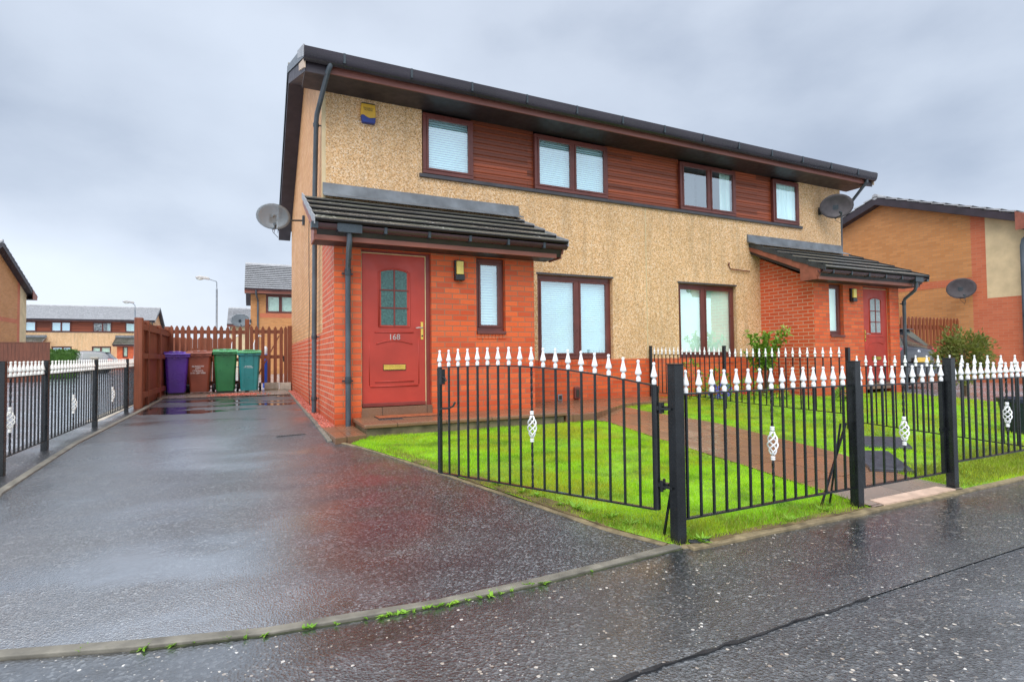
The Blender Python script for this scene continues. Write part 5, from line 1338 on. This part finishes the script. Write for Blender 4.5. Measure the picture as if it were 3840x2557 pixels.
# ribbed rubber mats
for lab, pts in (('grey ribbed mat lying across the paved path behind the garden gate', [(4.0, -5.40), (4.62, -4.86), (4.92, -5.02), (4.28, -5.60)]), ('grey ribbed mat on the grass beyond the nearer one', [(5.0, -4.75), (5.42, -4.34), (5.86, -4.62), (5.36, -5.02)])):
    cx = sum(p[0] for p in pts) / 4; cy = sum(p[1] for p in pts) / 4
    t = thing('rubber_mat', lab, 'mat', (cx, cy, 0)); b = MB(); v = []
    for dz in (.022, .046): v += [(x - cx, y - cy, zG(y) + dz) for x, y in pts]
    b.add(v, [(0, 1, 2, 3), (7, 6, 5, 4), (0, 4, 5, 1), (1, 5, 6, 2), (2, 6, 7, 3), (3, 7, 4, 0)]); b.build('base', 'mat', t)
    b = MB(); A, B, C_, D_ = [Vector((x - cx, y - cy, zG(y) + .048)) for x, y in pts]
    for i in range(1, 22): f = i / 22; b.bar(A + (B - A) * f, D_ + (C_ - D_) * f, .010, .006)
    b.build('ribs', 'mat', t)

# weeds
def weed_mesh(n, ln, w, kind):
    b = MB()
    for i in range(n):
        a = rp.uniform(0, 6.28); d = Vector((math.cos(a), math.sin(a), rp.uniform(.15, .9) if kind == 'flat' else rp.uniform(.8, 2.5)))
        leaf(b, (rp.uniform(-.015, .015), rp.uniform(-.008, .008), 0), d, Vector((0, 0, 1)), ln * rp.uniform(.6, 1.2), w * rp.uniform(.6, 1.2))
    return b.mesh('weed', 'weed', fixn=False)
WM = [weed_mesh(16, .035, .010, 'up'), weed_mesh(10, .045, .020, 'flat'), weed_mesh(26, .028, .006, 'up')]
kerb_pts = [(-1.42, -5.84), (-1.2, -5.915), (-.95, -5.97), (-.72, -6.01), (-.43, -6.045), (-.39, -6.05), (-.19, -6.065), (-.11, -6.065), (.17, -6.06), (-1.50, -5.815), (-1.30, -5.89), (-1.14, -5.925), (-1.02, -5.95), (-.88, -5.985), (-.62, -6.02), (-.50, -6.03), (-.35, -6.055), (-.30, -6.06), (-.24, -6.06), (-.14, -6.065), (-.06, -6.06), (.0, -6.06), (.05, -6.06), (.10, -6.06), (.26, -6.05), (.33, -6.055), (.62, -6.04)]
for i, (x, y) in enumerate(kerb_pts):
    o = put('weed', WM[i % 3], None, (x, y, zG(y) + .004), (0, 0, rp.uniform(0, 6))); s = rp.uniform(.55, 1.05); s *= .72; o.scale = (s * 2.1, s * .9, s * .75)
    tag(o, 'small green weed tuft in the joint between drive and pavement', 'weed', 'weeds along the kerb line')
DM = [weed_mesh(14, .085, .026, 'flat'), weed_mesh(18, .07, .022, 'flat')]
for i, (x, y) in enumerate([(.62, -3.9), (.80, -4.45), (.90, -4.72), (.95, -4.85), (1.02, -5.10), (1.10, -5.30), (1.06, -5.2), (1.18, -5.45), (1.22, -5.60), (1.42, -6.0), (2.6, -5.92), (2.75, -5.86), (2.2, -5.97)]):
    o = put('weed', DM[i % 2], None, (x, y, zG(y) + .012), (0, 0, rp.uniform(0, 6))); s = rp.uniform(.6, 1.1); o.scale = (s, s, s)
    tag(o, 'broad-leaved green weed growing along the lawn edge', 'weed', 'weeds along the lawn edge')
# straw-coloured dead grass at the gate post foot
t = thing('dead_grass_tuft', 'tuft of straw-coloured dead grass at the foot of the thick gate post', 'grass tuft', (1.38, -5.90, zG(-5.9)))
b = MB()
for i in range(70): a = rp.uniform(0, 6.28); leaf(b, (rp.uniform(-.05, .06), rp.uniform(-.04, .05), 0), Vector((math.cos(a), math.sin(a), rp.uniform(.2, .7))), (0, 0, 1), rp.uniform(.04, .09), .004)
b.build('blades', 'grass_dry', t, fixn=False)

# far kerb of the parking court
struct(strip([(-10.3, 21.5), (-11.2, 40)], .25, .13).build('kerb', 'conc'))
t = thing('bollard', 'pale concrete post standing before the far parked car', 'bollard', (-7.9, 24.5, -.2)); MB().box(-.13, .13, -.13, .13, 0, .95).build('shaft', 'conc', t, bev=.02); MB().box(-.16, .16, -.16, .16, .95, 1.02).build('cap', 'conc', t, bev=.02)

# ================================================================== WORLD, SUN, CAMERA
SKYOFF = 15.6
SUN_AZ, SUN_EL = R(215), R(52)       # azimuth measured clockwise from +Y; light comes from the front left
w = bpy.data.worlds.new('World'); scene.world = w; w.use_nodes = True; nt = w.node_tree
bg = nt.nodes['Background']
sky = N(nt, 'ShaderNodeTexSky'); sky.sky_type = 'NISHITA'; sky.sun_disc = False; sky.sun_elevation = SUN_EL; sky.sun_rotation = SUN_AZ; sky.air_density = 2.0; sky.dust_density = 4.0
tc = N(nt, 'ShaderNodeTexCoord'); sp = N(nt, 'ShaderNodeSeparateXYZ'); L(nt, tc.outputs['Generated'], sp.inputs[0])
mp = N(nt, 'ShaderNodeMapping'); mp.inputs['Scale'].default_value = (1, 1, 1.9); mp.inputs['Location'].default_value = (SKYOFF, SKYOFF * .37, SKYOFF * .2); L(nt, tc.outputs['Generated'], mp.inputs[0])
n1 = noise(nt, mp.outputs[0], 1.55, 3, .45); n2 = noise(nt, mp.outputs[0], 5.5, 5, .55)
cl = math2(nt, 'ADD', math2(nt, 'MULTIPLY', n1, .83), math2(nt, 'MULTIPLY', n2, .17))
grad = ramp(nt, sp.outputs[2], [(0, (.84, .92, 1.02)), (.14, (.80, .90, 1.06)), (.34, (.64, .73, .88)), (.58, (.66, .74, .88)), (.75, (1.3, 1.35, 1.45)), (1, (2.4, 2.45, 2.55))])
cloud = mixc(nt, 1.0, grad, ramp(nt, cl, [(.37, (.70, .73, .78)), (.5, (1, 1, 1)), (.62, (1.16, 1.15, 1.13))]), 'MULTIPLY')
skyd = mixc(nt, 1.0, sky.outputs[0], (.09, .09, .09), 'MULTIPLY')
dt = N(nt, 'ShaderNodeVectorMath', operation='DOT_PRODUCT'); L(nt, tc.outputs['Generated'], dt.inputs[0]); dt.inputs[1].default_value = (math.sin(SUN_AZ), math.cos(SUN_AZ), 0)
glow = ramp(nt, mrange(nt, dt.outputs['Value'], -.2, 1, 0, 1), [(0, (1, 1, 1)), (1, (1.7, 1.68, 1.64))])
cloud = mixc(nt, 1.0, cloud, glow, 'MULTIPLY')
col = mixc(nt, .93, skyd, cloud)
L(nt, col, bg.inputs['Color']); bg.inputs['Strength'].default_value = 1.0

sd = bpy.data.lights.new('sun', 'SUN'); sd.energy = 2.5; sd.angle = R(50); sd.color = (1, .97, .93)
so = bpy.data.objects.new('sun', sd); COL.objects.link(so)
dirv = Vector((math.sin(SUN_AZ) * math.cos(SUN_EL), math.cos(SUN_AZ) * math.cos(SUN_EL), math.sin(SUN_EL)))
so.rotation_euler = (-dirv).to_track_quat('-Z', 'Y').to_euler()

cd = bpy.data.cameras.new('camera'); cam = bpy.data.objects.new('camera', cd); COL.objects.link(cam)
cd.sensor_width = 36; cd.lens = 2032.17 / 3840 * 36; cd.clip_start = .05; cd.clip_end = 2000
yaw, pitch, roll = -.4477, .0291, -.0111
cam.location = (-.9328, -8.3827, .6133)
fw = Vector((-math.sin(yaw) * math.cos(pitch), math.cos(yaw) * math.cos(pitch), math.sin(pitch)))
rt = Vector((math.cos(yaw), math.sin(yaw), 0)); up = rt.cross(fw)
cr, sr = math.cos(roll), math.sin(roll)
# image u = u0*cr - v0*sr, v(down) = u0*sr + v0*cr
R2 = rt * cr - (up * -1) * sr; D2 = rt * sr + (up * -1) * cr
ux = rt * cr + up * sr; uy = up * cr - rt * sr
m = Matrix((ux, uy, -fw)).transposed()
cam.rotation_euler = m.to_euler()
scene.camera = cam
scene.view_settings.view_transform = 'Standard'; scene.view_settings.look = 'None'; scene.view_settings.exposure = 0
scene.render.engine = 'CYCLES'
scene.cycles.max_bounces = 8; scene.cycles.transparent_max_bounces = 12; scene.cycles.sample_clamp_indirect = 6
